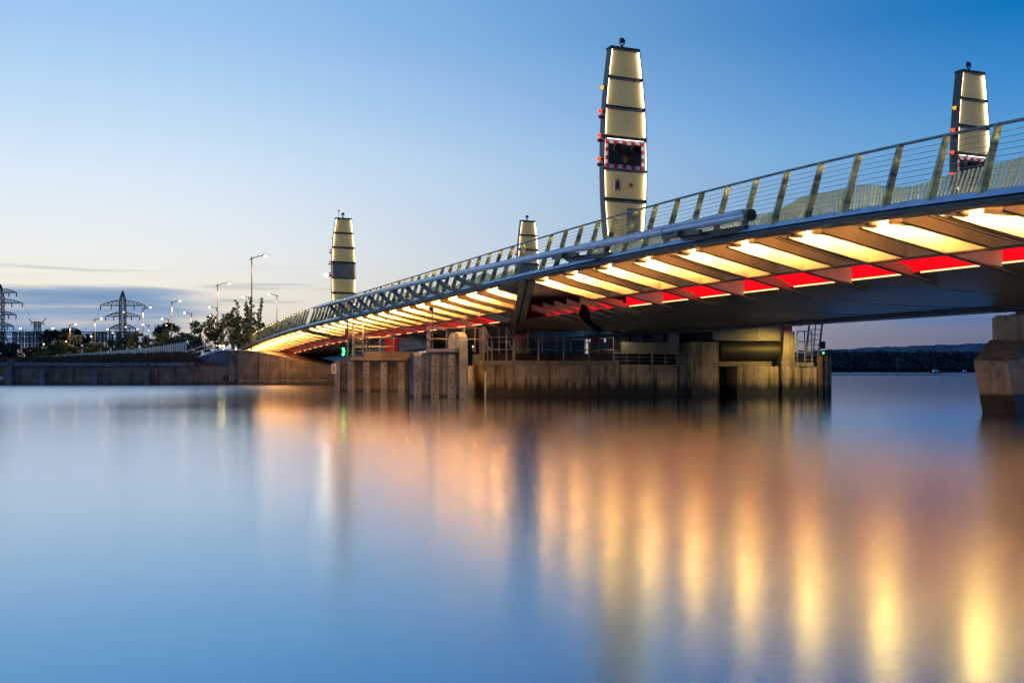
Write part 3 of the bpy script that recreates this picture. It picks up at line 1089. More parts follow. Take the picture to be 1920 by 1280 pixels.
MB().box(u_of(1347) + .01, u_of(1452), .35, 1.4, 1.585, 1.84, Q).build('bearing_ledge', 'coping', pier)
MB().box(u_of(1468), u_of(1532), .05, 6.8, -1.5, 1.56, Q).build('corner_block', 'pier_concrete', pier)
MB().box(u_of(1492), u_of(1526), .0, .9, 1.565, 1.80, Q).build('corner_step', 'coping', pier)
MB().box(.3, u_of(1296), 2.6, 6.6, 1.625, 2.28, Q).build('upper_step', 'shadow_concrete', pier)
# mounting rail poles on the wall
MB().tube([Q(u_of(1262), -.1, 1.5), Q(u_of(1266), -.12, .35)], .035, 6).build('wall_pipe', 'galv', pier)
MB().bar(Q(u_of(1466), -.02, 1.85), Q(u_of(1466.5), -.04, .72), .12, .05).build('wall_ladder', 'galv', pier)
MB().tube([Q(u_of(910) - .02, -.14, 1.3), Q(u_of(910) - .02, -.14, -.3)], .045, 8).build('wall_pipe', 'white_paint', pier)

# round columns with red caps
for px, D, zt, r, lab in ((981, 56.5, 3.10, .60, 'round concrete bearing column with a red cap behind the long railing'),
                          (735, 70.0, 2.95, .62, 'distant concrete column with a tall red bearing block on the left dolphin'),
                          (1120, 66.0, 3.2, .6, 'round column in the gap where the sky shows under the leaf')):
    c = P(px, 696, D)
    o = thing('bearing_column', lab, 'column', (c.x, c.y, 1.5), 'round bearing columns')
    zc = zt if px != 735 else 2.62
    MB().tube([(c.x, c.y, 1.2), (c.x, c.y, zc)], r, 20).build('shaft', 'pier_warm', o, smooth=True) if 'pier_warm' in M else MB().tube([(c.x, c.y, 1.2), (c.x, c.y, zc)], r, 20).build('shaft', 'coping', o, smooth=True)
    if px == 735:
        cpb = MB().box(c.x - .45, c.x + .45, c.y - .4, c.y + .4, zc + .002, zc + 1.05)
        cpb.box(c.x - .52, c.x + .52, c.y - .46, c.y + .46, zc + .002, zc + .12)
        cpb.box(c.x - .3, c.x + .3, c.y - .5, c.y - .401, zc + .35, zc + .48)
    else:
        cpb = MB().tube([(c.x, c.y, zc + .002), (c.x, c.y, zc + .26)], [r * .80, r * .76], 18)
    cpb.build('red_cap', 'red_paint', o)

# steel drum in the recess and the plate casing over it
uA, uB = u_of(1350, .6), u_of(1466, .6)
dr = thing('counterweight_drum', 'large dark steel drum lying in the pier recess under a riveted casing', 'drum', tuple(Q((uA + uB) / 2, 1.2, 1.9)))
zc = 2.42
lo = []
rr = .62
for f in (0, 1):
    u = uA + (uB - uA) * f
    lo.append([Q(u + (.0 if f == 0 else -.25 * (math.sin(a) < 0) ), 1.0 - rr * math.cos(a), zc + rr * math.sin(a)) for a in [k * 2 * math.pi / 24 for k in range(24)]])
MB().loft(lo).build('drum', 'drum_steel' if 'drum_steel' in M else 'dark_steel', dr, smooth=True)
cs = MB()
cs.box(uA - .45, uB + .2, .5, 1.9, zq(636, 15) , 3.9, Q)
cs.build('casing', 'plate_zinc' if 'plate_zinc' in M else 'pewter', dr)
sm = MB()
for u in (uA + 1.15, uA + 2.2):
    sm.box(u - .02, u + .02, .47, .498, zq(636, 15), 3.8, Q)
sm.box(uA - .4, uB + .15, .47, .497, 2.99, 3.03, Q)
sm.build('seam', 'pewter', dr)

# steel frame in front of the machinery
fr = thing('walkway_portal', 'pale galvanised steel beam and post frame over the pier walkway', 'frame', tuple(Q(8.5, .8, 1.7)))
ub0, ub1 = u_of(1163, .8), u_of(1271, .8)
MB().box(ub0, ub1 - .6, .6, 1.0, zq(663, 9), zq(641, 9), Q).build('beam', 'plate_zinc' if 'plate_zinc' in M else 'pewter', fr)
MB().box(ub1 - .598, ub1, .6, 1.0, zq(663, 9), 3.75, Q).build('post', 'pewter', fr)
g_ = MB()
g_.add([Q(ub1 - .62, .595, zq(638, 9)), Q(ub1 - .02, .595, zq(661, 9)), Q(ub1 - .12, .595, zq(663, 9)), Q(ub1 - .72, .595, zq(642, 9))], [(0, 1, 2, 3)])
g_.build('brace', 'galv', fr)

# machinery room behind, and girder blocks that close the view under the leaf
mr = thing('machinery_housing', 'dark machinery housing with louvred doors behind the pier walkway', 'housing', tuple(Q(10, 5, 2)))
MB().box(u_of(1180, 5), u_of(1420, 5), 4.2, 7.5, 1.6, 4.2, Q).build('body', 'near_black', mr)
MB().box(u_of(1303, 3), u_of(1350, 3), 2.4, 4.0, 2.9, 3.45, Q).build('pump_case', 'pewter', mr)
MB().box(u_of(1312, 3), u_of(1330, 3), 2.3, 2.39, 3.0, 3.3, Q).build('hatch', 'near_black', mr)
dm = MB()
for u in (8.0, 9.2, 10.4):
    dm.box(u, u + .7, 4.16, 4.198, 2.0, 3.4, Q)
dm.build('door_panel', 'pewter', mr)
MB().box(u_of(1160, 3), u_of(1176, 3), 2.8, 3.1, 2.3, 3.25, Q).build('cabinet', 'coping', mr)

pb = thing('pipe_bank', 'bank of slim upright pipes on the pier walkway beside the dark housing', 'pipes', tuple(Q(9.5, 3.6, 2.3)))
for u, rr in ((9.0, .05), (9.25, .035), (9.5, .06), (10.55, .05), (10.8, .04)):
    MB().tube([Q(u, 3.7, 2.29), Q(u, 3.7, 3.9)], rr, 8).build('pipe', 'galv', pb, smooth=True)
MB().bar(Q(8.9, 3.62, 3.1), Q(10.9, 3.62, 3.1), .06).build('clamp_rail', 'pewter', pb)
vb = thing('control_cabinet', 'pale double-door control cabinet on the pier step left of the pipes', 'cabinet', tuple(Q(7.9, 3.5, 2.3)))
MB().box(7.55, 8.3, 3.3, 3.75, 2.29, 3.2, Q).build('body', 'coping', vb)
MB().box(7.58, 7.915, 3.27, 3.297, 2.36, 3.15, Q).build('door', 'plate_zinc', vb)
MB().box(7.935, 8.27, 3.27, 3.297, 2.36, 3.15, Q).build('door', 'plate_zinc', vb)
# casing post with a red bearing at right
cpn = thing('corner_column', 'yellow-lit square concrete column with an orange red bearing at the right end', 'column', tuple(Q(u_of(1479), .5, 1.6)))
ua, ub = u_of(1469), u_of(1492)
MB().hexa([Q(ua - .05, .1, 1.565), Q(ub, .1, 1.565), Q(ub, .9, 1.565), Q(ua - .05, .9, 1.565), Q(ua + .1, .1, zq(621, 17)), Q(ub - .02, .1, zq(621, 17)), Q(ub - .02, .9, zq(621, 17)), Q(ua + .1, .9, zq(621, 17))]).build('shaft', 'coping', cpn)
MB().box(ua + .18, ub - .12, .2, .8, zq(621, 17) + .003, 3.95, Q).build('bearing', 'red_paint', cpn)

# access stair frame at right of that column
stf = thing('access_stair', 'steel ladder stair frame with cage rails at the right end of the pier', 'stair', tuple(Q(u_of(1515), .8, 1.8)))
la = MB()
for (xa, ya), (xb, yb) in (((1508, 612), (1514, 602)), ((1512, 636), (1519, 598)), ((1523, 650), (1531, 598)), ((1536, 655), (1545, 600)), ((1508, 640), (1512, 608))):
    pass
for x0, x1 in ((1509, 1519), (1524, 1530), (1533, 1543)):
    la.bar(Q(u_of(x0, .7), .7, 1.8), Q(u_of(x1, .7), .7, zq(592, 18)), .10 if x0 != 1524 else .05, .10)
la.build('stringers', 'pewter', stf)
st = MB()
for i in range(9):
    f = (i + .5) / 9
    st.bar(Q(u_of(1509 + 10 * f, .7), .7, 1.8 + (zq(592, 18) - 1.8) * f), Q(u_of(1533 + 10 * f, .7), .7, 1.8 + (zq(592, 18) - 1.8) * f), .05, .04)
st.build('treads', 'galv', stf)
railing('small pipe railing beside the access stair, right of the yellow-lit column',
        [Q(u_of(1495, .3), .3, 1.8), Q(u_of(1522, .3), .3, 1.8)], [.55, 1.15, 1.72], .45)
rd = thing('radar_box', 'small black box fixed on the stair frame against the sky', 'box', tuple(Q(u_of(1541, .7), .7, 2.6)))
MB().box(u_of(1537, .7), u_of(1546, .7), .6, .8, zq(653, 18), zq(639, 18), Q).build('body', 'black_rubber', rd)
MB().bar(Q(u_of(1533, .7), .7, zq(646, 18)), Q(u_of(1538, .7), .7, zq(646, 18)), .05, .05).build('bracket', 'galv', rd)

# fender piles at the right end
for i, px in enumerate((1541, 1549.5, 1557)):
    u = u_of(px, .3 * i)
    zt = 2.22 - .05 * i
    lab = ['brown rounded fender pile, left of three at the pier end', 'brown rounded fender pile, middle of three at the pier end', 'brown rounded fender pile, outermost of three, touched by green light'][i]
    o = thing('fender_pile', lab, 'pile', tuple(Q(u, .3 * i, 0)), 'fender piles at the pier end')
    c = Q(u, .3 * i + .2, 0)
    MB().tube([(c.x, c.y, -1.5), (c.x, c.y, zt - .12), (c.x + .02, c.y + .03, zt - .03), (c.x + .05, c.y + .1, zt)], [.16, .16, .14, .08], 12).build('pile', 'pile_rust', o, smooth=True)
bk = MB().box(u_of(1532) , u_of(1560) , 1.0, 6.8, -1.5, 2.1, Q)
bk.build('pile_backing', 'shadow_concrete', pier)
ng = Q(u_of(1553), .55, 2.32)
nl = thing('navigation_light', 'green navigation light low on the right end of the pier', 'light', tuple(ng))
MB().tube([ng + V((0, 0, -.18)), ng + V((0, 0, -.03))], .06, 8).build('base', 'dark_steel', nl)
MB().ball(ng, .05, 6, (1, 1, 1)).build('lens', 'green_glow', nl, smooth=True)

# ------------------------------------------------------------------ fender dolphins
def dolphin(label, px0, px1, D, ztop, nst, strips_px, matn, side_w):
    a, b = P(px0, 0, D), P(px1, 0, D + .12)
    o = thing('fender_dolphin', label, 'dolphin', ((a.x + b.x) / 2, D + 1, 0), 'fender dolphins left of the pier')
    d = V((b.x - a.x, b.y - a.y, 0)).normalized()
    nrm = V((-d.y, d.x, 0))

    def T(u, v, z):
        p = V((a.x, a.y, 0)) + d * u + nrm * v
        return V((p.x, p.y, z))
    L = V((b.x - a.x, b.y - a.y, 0)).length
    MB().box(0, L, .25, 5.0, -1.5, ztop - .02, T).build('body', matn, o)
    n = len(strips_px)
    for k, px in enumerate(strips_px):
        u = (P(px, 0, D).x - a.x) / d.x
        wdt = .36 if n == 3 else .38
        st_ = MB()
        st_.hexa([T(u, -.02, -.12), T(u + wdt, -.02, -.12), T(u + wdt + .05, .248, -.12), T(u - .05, .248, -.12),
                  T(u, -.02, ztop - .16), T(u + wdt, -.02, ztop - .16), T(u + wdt + .05, .248, ztop - .02), T(u - .05, .248, ztop - .02)])
        so = st_.build('fender_strip', 'strip_steel', o)
        bl = MB()
        for m_ in range(6):
            z = .12 + m_ * (ztop - .5) / 5
            uu = u + wdt * (.62 if m_ % 2 else .36)
            bl.add([T(uu, -.032, z)] + [T(uu + .045 * math.cos(e * math.pi / 4), -.024, z + .045 * math.sin(e * math.pi / 4)) for e in range(8)], [(0, 1 + e, 1 + (e + 1) % 8) for e in range(8)])
        bl.build('bolts', 'black_rubber', so)
        # round pile between the strips
        if k < n:
            c = T(u + wdt + .28, .30, 0)
            MB().tube([(c.x, c.y, -1), (c.x, c.y, ztop - .05)], .13, 10).build('guide_pile', matn, o, smooth=True)
    return o, T, L


d1, T1, L1 = dolphin('left timber-fendered dolphin with a yellow diamond sign at its corner', 627, 772, 65.6, 2.05, 4, (652, 681, 714, 747), 'dolphin_concrete', .2)
slab = MB().box(1.0, L1 + .2, -.02, 4.8, 2.032, 2.26, T1)
slab.box(1.9, L1 + .2, .5, 4.6, 2.263, 2.62, T1)
slab.build('top_slab', 'coping', d1)
MB().box(-.02, .32, .02, .6, -.3, 1.98, T1).build('corner_strip', 'strip_steel', d1)
d2, T2, L2 = dolphin('front dolphin with three pale bolted fender strips beside the arched pile', 767, 868, 50.6, 2.28, 3, (776, 808, 840), 'cold_concrete', .2)
MB().box(.85, L2 + .1, -.03, 4.8, 2.285, 2.45, T2).build('top_slab', 'slab_grey' if 'slab_grey' in M else 'edge_paint', d2)
MB().box(-.1, -.003, .2, 2.0, -1.0, 1.98, T2).build('side_fender', 'black_rubber', d2)

# arch-topped fender pile
ap = P(869, 0, 50.1)
arch = thing('arched_pile', 'pale pile with a rounded arch top rising above the front dolphin', 'pile', (ap.x, ap.y, 0))
lo = []
hx = .21
prof = [(0, 2.46), (0, 2.85), (.07, 3.05), (.25, 3.2), (.6, 3.30), (1.3, 3.30), (1.65, 3.2), (1.85, 3.0), (1.92, 2.8), (1.92, 2.46)]
lo = [[V((ap.x + sx_ - v * .36, ap.y + v, z)) for v, z in prof] for sx_ in (-hx, hx)]
MB().loft(lo).build('arch_head', 'white_conc', arch)
MB().hexa([V((ap.x + a * hx, ap.y + b_ * .5 - 0 * a, z)) for z in (-1.2, 2.457) for a, b_ in ((-1, 0), (1, 0), (1, 1), (-1, 1))]).build('pile', 'strip_steel', arch)

# sign on the left dolphin
sg = P(626, 691, 65.4)
sgn = thing('navigation_sign', 'square white sign with a yellow diamond at the left dolphin corner', 'sign', (sg.x, sg.y - .02, sg.z))
MB().box(sg.x - .16, sg.x + .16, sg.y - .06, sg.y - .03, sg.z - .33, sg.z + .33).build('board', 'white_paint', sgn)
di = MB()
di.add([(sg.x, sg.y - .064, sg.z - .27), (sg.x + .12, sg.y - .064, sg.z), (sg.x, sg.y - .064, sg.z + .27), (sg.x - .12, sg.y - .064, sg.z)], [(0, 1, 2, 3)])
di.build('diamond', 'yellow_paint', sgn)
dm = MB()
for k in range(3):
    dm.box(sg.x - .045 + .033 * k, sg.x - .022 + .033 * k, sg.y - .068, sg.y - .065, sg.z - .035, sg.z + .035)
dm.build('mark', 'black_rubber', sgn)
MB().box(sg.x - .03, sg.x + .03, sg.y - .029, sg.y + .12, sg.z - .05, sg.z + .05).build('bracket', 'galv', sgn)

# signal pole with the green lights on the left dolphin
gp = P(652, 672, 66.5)
pol = thing('signal_pole', 'slim pole with glowing green signal lamps at the left dolphin corner', 'signal', (gp.x, gp.y, 2.26))
MB().tube([(gp.x, gp.y, 2.26), (gp.x, gp.y, zat(600, 66.5))], .05, 8).build('pole', 'galv', pol)
MB().box(gp.x - .16, gp.x - .05, gp.y - .08, gp.y + .08, zat(638, 66.5), zat(616, 66.5)).build('red_housing', 'red_paint', pol)
for k, py in enumerate((654, 659, 664)):
    c = P(643.5 + (k == 1) * 1.2, py, 66.3)
    ho = MB().tube([c + V((.1, .03, 0)), c + V((.3, .12, 0))], .03, 6).build('lamp_arm', 'dark_steel', pol)
    MB().ball(c, .085, 6).build('green_lens', 'green_glow', ho, smooth=True)
for px, top, lab in ((662, 598, 'tall steel pole, first behind the green signal lamps on the left dolphin'), (681, 604, 'steel ladder pole second behind the green signal lamps on the left dolphin')):
    c = P(px, 672, 67.5)
    o = thing('steel_pole', lab, 'pole', (c.x, c.y, 2.62), 'steel poles on the left dolphin')
    MB().bar((c.x, c.y, 2.4), (c.x, c.y, zat(top, 67.5)), .12, .12).build('pole', 'pewter', o)
    MB().box(c.x - .14, c.x + .14, c.y - .14, c.y + .14, 2.38, 2.45).build('foot', 'galv', o)
lad = thing('step_ladder', 'short ladder of horizontal rungs between the two poles on the left dolphin', 'ladder', tuple(P(672, 660, 67.3)))
lm = MB()
for py in (628, 634, 640, 646, 652, 658):
    lm.bar(P(664, py, 67.3), P(680, py, 67.3), .06, .04)
lm.build('rungs', 'galv', lad)
MB().bar(P(664, 625, 67.3), P(664, 668, 67.3), .05).build('rail', 'galv', lad)

railing('long pipe railing along the left dolphin, under the lit ribs', [T1(1.2, .1, 2.26), T1(L1 - 1.2, .1, 2.26)], [.66, 1.3], .95)
railing('low back railing on the left dolphin beside the red block', [T1(2.0, 2.6, 2.62), T1(L1 + .6, 2.6, 2.62)], [.4, .95], .8, .028)
railing('railing on the front dolphin slab behind the arched pile', [T2(1.0, .2, 2.45), T2(1.0, 1.4, 2.45), T2(3.6, 1.6, 2.45)], [.55, 1.1], 1.0)
railing('tall railing cage right of the arched pile on the raised step', [Q(-1.0, .6, 2.28), Q(.12, .6, 2.28), Q(.12, 2.6, 2.28)], [.68, 1.32], .55)
railing('long low railing on the coping of the pier front wall', [Q(.15, .15, 1.86), Q(u_of(1150, .15), .15, 1.86)], [.58, 1.22], 1.49)
railing('back railing on the upper step of the pier, above the long front railing', [Q(1.2, 2.7, 2.285), Q(u_of(1150, 2.7), 2.7, 2.285)], [.62, 1.30], .85, .03)
railing('dark wire railing panel on the pier between the steel frame and the tall block', [Q(u_of(1152, .2), .2, 1.67), Q(u_of(1222, .2), .2, 1.67)], [.2, .4, .62], .8, .018, 'pewter')
railing('hanging cage of close rails beside the tall block', [Q(u_of(1222), -.1, 1.62), Q(u_of(1293), -.1, 1.62)], [.02, .2, .4, .62], .8, .02)
# slanted stair handrails at the left end of the pier
for u0, lab in ((0.15, 'sloping stair handrail going down at the left end of the pier'), (1.35, 'sloping stair handrail inside the long railing on the pier')):
    o = thing('stair_handrail', lab, 'handrail', tuple(Q(u0, .5, 1.9)), 'sloping handrails on the pier')
    hm = MB()
    for dh in (0, -.62):
        hm.tube([Q(u0 - .15, .45, 3.62 + dh), Q(u0 + .28, .45, 2.9 + dh)], .032, 7)
    hm.build('rails', 'galv', o, smooth=True)
    MB().tube([Q(u0 - .15, .45, 1.87), Q(u0 - .15, .45, 3.64)], .04, 7).build('post', 'galv', o, smooth=True)
    MB().tube([Q(u0 + .28, .45, 1.87), Q(u0 + .28, .45, 2.92)], .035, 7).build('post', 'galv', o, smooth=True)

# gantry pole with a triangular bracket
gq = P(808, 662, 52.5)
ga = thing('gantry_post', 'slim twin post with a triangular bracket and hanging cable before the lit ribs', 'post', (gq.x, gq.y, 2.4))
gm = MB()
gm.bar((gq.x - .05, gq.y, 2.3), (gq.x - .07, gq.y, zat(592, 52.5)), .05)
gm.bar((gq.x + .08, gq.y, 2.3), (gq.x + .08, gq.y, zat(575, 52.5)), .05)
gm.build('posts', 'pewter', ga)
tb = MB()
a, b_, c = P(800, 578, 52.5), P(813, 573, 52.5), P(813, 586, 52.5)
tb.add([a, b_, c, a + V((0, .06, 0)), b_ + V((0, .06, 0)), c + V((0, .06, 0))], [(0, 1, 2), (5, 4, 3), (0, 1, 4, 3), (1, 2, 5, 4), (2, 0, 3, 5)])
tb.bar(P(782, 577, 52.5), P(801, 579, 52.5), .035)
tb.build('bracket', 'dark_steel', ga)
cbm = MB()
cbm.tube([P(782.5, 577, 52.5), P(783, 584, 52.5), P(786, 588, 52.5), P(789, 584, 52.5), P(790, 579, 52.5)], .012, 5)
cbm.build('cable', 'black_rubber', ga)
mk = thing('marker_post', 'red and white banded marker post beside the gantry post on the front dolphin', 'post', tuple(P(803, 660, 52.3)))
c0 = P(803, 0, 52.3)
for k in range(7):
    MB().tube([(c0.x, c0.y, 2.45 + k * .2), (c0.x, c0.y, 2.645 + k * .2)], .07, 10).build('white_band' if k % 2 else 'red_band', 'white_paint' if k % 2 else 'red_paint', mk, smooth=True)
lg = P(887, 651, 53.0)
wl = thing('bollard_lamp', 'tiny white bollard lamp on the step behind the arched pile', 'lamp', tuple(lg))
MB().tube([lg + V((0, 0, -.2)), lg], .03, 8).build('stem', 'galv', wl)
MB().ball(lg + V((0, 0, .04)), .05, 6).build('globe', 'web_led', wl, smooth=True)

# second pier beyond the channel, dark blocks added to darken the view
p2 = thing('concrete_pier', 'dark far pier blocks added behind the columns to darken the view under the leaf', 'pier', tuple(P(950, 700, 84)))
m2 = MB()
a, b_ = P(780, 0, 78), P(1086, 0, 90)
m2.hexa([(a.x, a.y, -1), (b_.x, b_.y, -1), (b_.x, b_.y + 6, -1), (a.x, a.y + 6, -1), (a.x, a.y, 2.6), (b_.x, b_.y, 2.6), (b_.x, b_.y + 6, 2.6), (a.x, a.y + 6, 2.6)])
m2.build('wall', 'shadow_concrete', p2)
m3 = MB()
a, b_ = P(800, 0, 79), P(1096, 0, 88)
m3.hexa([(a.x, a.y, 2.602), (b_.x, b_.y, 2.602), (b_.x, b_.y + 5, 2.602), (a.x, a.y + 5, 2.602), (a.x, a.y, 4.6), (b_.x, b_.y, 4.6), (b_.x, b_.y + 5, 4.6), (a.x, a.y + 5, 4.6)])
m3.build('dark_block', 'near_black', p2)

# lamps under the bridge that light the piers
for (px, py, D, e, lab, c) in ((1500, 612, 53.0, 480, 'small floodlight on the access stair lighting the corner column yellow', (1, .66, .10)),
                               (1170, 624, 52.8, 40, 'small white floodlight fixed beside the steel frame', (1, .8, .5)),
                               (872, 600, 48.6, 60, 'small lamp above the arched pile', (1, .6, .2))):
    p = P(px, py, D)
    o = thing('pier_floodlight', lab, 'floodlight', tuple(p), 'small floodlights on the pier')
    MB().box(p.x - .1, p.x + .1, p.y - .05, p.y + .1, p.z + .02, p.z + .16).build('housing', 'galv', o)
    MB().bar(p + V((0, .05, .1)), p + V((0, .6, .3)), .04).build('arm', 'galv', o)
    L = bpy.data.lights.new('lamp_light', 'SPOT')
    L.energy = e
    L.color = c
    L.spot_size = R(150)
    L.spot_blend = .6
    L.shadow_soft_size = .08
    lo_ = bpy.data.objects.new('lamp_light', L)
    lo_.parent = o
    lo_.location = (0, -.12, -.05)
    lo_.rotation_euler = (R(20), 0, R(40 if px > 1400 else 0))
    col.objects.link(lo_)

# ------------------------------------------------------------------ right pier
Dr = 31.5
rp = thing('angular_pier', 'angular pale concrete pier at the right edge, leaning out over the water', 'pier', tuple(P(1890, 773, Dr)))


def rq(px, py, D):
    return P(px, py, D)


f0 = [P(1825, 676, 31.3), P(1887, 677, 31.2), P(1908, 782, 30.9), P(1843, 780, 31.0)]      # leaning front face (top-left, top-right, bottom-right, bottom-left)
bk0 = [P(2140, 672, 36.5), P(2160, 790, 35.5)]
tp = [P(1856, 637, 33.2), P(1925, 634, 33.4)]
vs = [f0[0], f0[1], f0[2], f0[3], tp[0], tp[1], P(2190, 636, 37.5), bk0[0], bk0[1]]
back = V((1.9, 3.2, 0))
vs2 = [p + back for p in (f0[0], tp[0], f0[3])]
rm_ = MB()
rm_.add(vs + vs2, [(0, 1, 2, 3), (0, 4, 5, 1), (1, 5, 6, 7), (1, 7, 8, 2), (4, 10, 6, 5), (0, 9, 10, 4), (3, 11, 9, 0)])
rm_.build('shaft', 'right_concrete', rp)
ca_ = P(1869, 637, 33.4)
cb_ = MB()
x0, y0, zt = ca_.x, 33.4, zat(591, 33.4)
zb_ = zat(637, 33.4) - .02
ang = R(-22)


def T3(u, v, z):
    return V((x0 + u * math.cos(ang) - v * math.sin(ang), y0 + u * math.sin(ang) + v * math.cos(ang), z))


cb_.hexa([T3(.02, 0, zb_), T3(5, 0, zb_), T3(5, 2.2, zb_), T3(.02, 2.2, zb_), T3(0, 0, zt), T3(5, 0, zt), T3(5, 2.2, zt), T3(0, 2.2, zt)])
cb_.build('cap_block', 'right_concrete', rp)
bp_ = MB()
bp_.box(.62, 1.0, .5, .95, zt + .003, zt + .24, T3)
bp_.box(.45, .9, .45, 1.0, zt + .003, zt + .06, T3)
bp_.build('bearing', 'galv', rp)
MB().box(.3, 3.0, .3, 1.2, zt + .243, zt + .30, T3).build('bearing_plate', 'galv', rp)

# ------------------------------------------------------------------ water, land
m, t, out = new_mat('water')
geo = t.n('ShaderNodeNewGeometry').outputs['Position']
n1 = t.noise(t.mapping(geo, (0.5, 4.5, 1.0)), 2.4, 4, 0.6, 0.4)
n2 = t.noise(t.mapping(geo, (0.05, 0.22, 1.0)), 1.0, 3, 0.5)
bp = t.n('ShaderNodeBump')
bp.inputs['Strength'].default_value = 0.09
bp.inputs['Distance'].default_value = 0.012
t.put(bp.inputs['Height'], n1)
gl = t.n('ShaderNodeBsdfAnisotropic')
spw = t.n('ShaderNodeSeparateXYZ')
t.put(spw.inputs[0], geo)
calm = t.m('MULTIPLY', t.smooth(spw.outputs[1], 9.0, 44.0), t.smooth(spw.outputs[0], -24.0, -9.0))             # sheltered, calmer water close to the piers and the far bank
t.put(gl.inputs['Roughness'], t.m('ADD', t.m('SUBTRACT', 0.18, t.m('MULTIPLY', calm, 0.115)), t.m('MULTIPLY', n2, 0.05)))
t.put(gl.inputs['Normal'], bp.outputs[0])
df = t.n('ShaderNodeBsdfDiffuse')
df.inputs['Color'].default_value = (0.001, 0.03, 0.085, 1)
fre = t.n('ShaderNodeFresnel')
fre.inputs['IOR'].default_value = 1.33
t.put(gl.inputs['Color'], t.mix(t.smooth(fre.outputs[0], 0.12, 0.6), (0.34, 0.60, 0.80, 1), (0.80, 0.87, 0.96, 1)))
fac = t.m('POWER', fre.outputs[0], 0.14)
mx = t.n('ShaderNodeMixShader')
t.put(mx.inputs[0], fac)
t.t.links.new(df.outputs[0], mx.inputs[1])
t.t.links.new(gl.outputs[0], mx.inputs[2])
t.t.links.new(mx.outputs[0], out.inputs[0])
M['water'] = m
structure(MB().add([(-9000, -400, 0), (9000, -400, 0), (9000, 12000, 0), (-9000, 12000, 0)], [(0, 1, 2, 3)]).build('water', 'water'))

# left land behind the quay wall, reaching back
lnd = MB()
q0 = P(-60, 0, 98.2)
q1 = P(640, 0, 98.2)
e1 = P(640, 0, 150)
e2 = P(1000, 0, 420)
e3 = P(1050, 0, 1500)
out_ = [(-900, 98.2, 1.9), (q1.x - 6, 98.2, 1.9), (e1.x, 150, 1.9), (e2.x - 60, 420, 1.7), (e3.x - 60, 1500, 1.7), (-900, 1500, 1.7)]
lnd.add([V(p) for p in out_] + [V((p[0], p[1], -2)) for p in out_], [(0, 1, 2, 3, 4, 5)] + [(i, (i + 1) % 6, 6 + (i + 1) % 6, 6 + i) for i in range(6)])
structure(lnd.build('land', 'land_soil'))

# grass bank rising to the fence
bkm = MB()
tops, lows = [], []
prof = [(-60, 676, 676), (45, 675, 679), (120, 672, 678), (200, 668, 677), (300, 664, 677), (348, 663, 677), (372, 668, 677)]
loops = []
for px, yt, yb in prof:
    loops.append([P(px, yb, 98.6), P(px, (yt * 1.3 + yb) / 2.3, 101.5), P(px, yt - 1.5, 104.5), V((P(px, 0, 109).x, 109, 1.5))])
bkm.loft(loops, closed=False, cap=False)
structure(bkm.build('grass_bank', 'land_soil', smooth=True))
gm = MB()
for i in range(9000):
    f = random.random() * (len(prof) - 1)
    k = int(f)
    f -= k
    g = random.random() * 1.9
    j = int(g)
    g -= j
    A0, A1, B0, B1 = loops[k][j], loops[k][j + 1], loops[k + 1][j], loops[k + 1][j + 1]
    p = (A0 * (1 - g) + A1 * g) * (1 - f) + (B0 * (1 - g) + B1 * g) * f
    h = random.uniform(.12, .42)
    if k >= 5:
        h *= 1.5
    wx = random.uniform(.03, .07)
    dxx = random.uniform(-.15, .15)
    gm.add([p + V((-wx, 0, -.02)), p + V((wx, random.uniform(-.05, .05), -.02)), p + V((dxx, random.uniform(-.1, .1), h))], [(0, 1, 2)])
tag(gm.build('rough_grass', 'grass'), 'dry brown grass covering the bank below the white fence', 'grass', None, 'stuff')

# quay wall
qw = thing('quay_wall', 'long dark quay wall with a coping and upright pilasters along the left bank', 'wall', tuple(P(180, 720, 97)))
xa, xb = P(-60, 0, 97).x, P(357, 0, 97).x
zt = zat(686, 97)
MB().box(xa, xb, 97.0, 98.4, -1.5, zt).build('wall', 'quay_concrete', qw)
MB().box(xa, xb, 96.72, 98.45, zt + .003, zat(679, 97)).build('coping', 'coping_grey' if 'coping_grey' in M else 'cold_concrete', qw)
for px in (21, 82, 180, 277):
    x = P(px, 0, 97).x
    top = zat(676, 97) if px == 21 else zat(694, 97)
    MB().box(x - .19, x + .24, 96.55 if px == 21 else 96.65, 96.99, -1.2, top if px != 21 else top + .1).build('pilaster', 'coping_grey', qw)
bw = thing('brick_wall', 'lower brown quay wall with a stone end post, left of the abutment', 'wall', tuple(P(395, 720, 97)))
xa, xb = P(364.5, 0, 97).x, P(428, 0, 97).x
MB().box(xa, xb, 96.9, 98.4, -1.5, zat(686, 97)).build('wall', 'abut_concrete', bw)
MB().box(P(357.5, 0, 97).x, xa - .003, 96.75, 98.5, -1.5, zat(682, 97)).build('end_post', 'abut_concrete', bw)
MB().box(P(365, 0, 97).x, P(401, 0, 97).x, 97.1, 98.0, zat(686, 97) + .003, zat(679, 97)).build('brick_course', 'brick_brown', bw)
MB().box(P(427, 0, 97).x - 2.2, xb - .003, 98.42, 98.6, 1.5, zat(662, 98)).build('blue_hoarding', 'ramp_grey', bw)
fd = P(424, 709, 96.8)
ty = thing('tyre_fender', 'black tyre fender hanging on the abutment wall near the water', 'tyre', tuple(fd))
tr = MB()
rings = []
for k in range(17):
    a = k * 2 * math.pi / 16
    rings.append(fd + V((math.cos(a) * .2, -.02, math.sin(a) * .2)))
tr.tube(rings, .085, 8, False).build('tyre', 'black_rubber', ty, smooth=True)

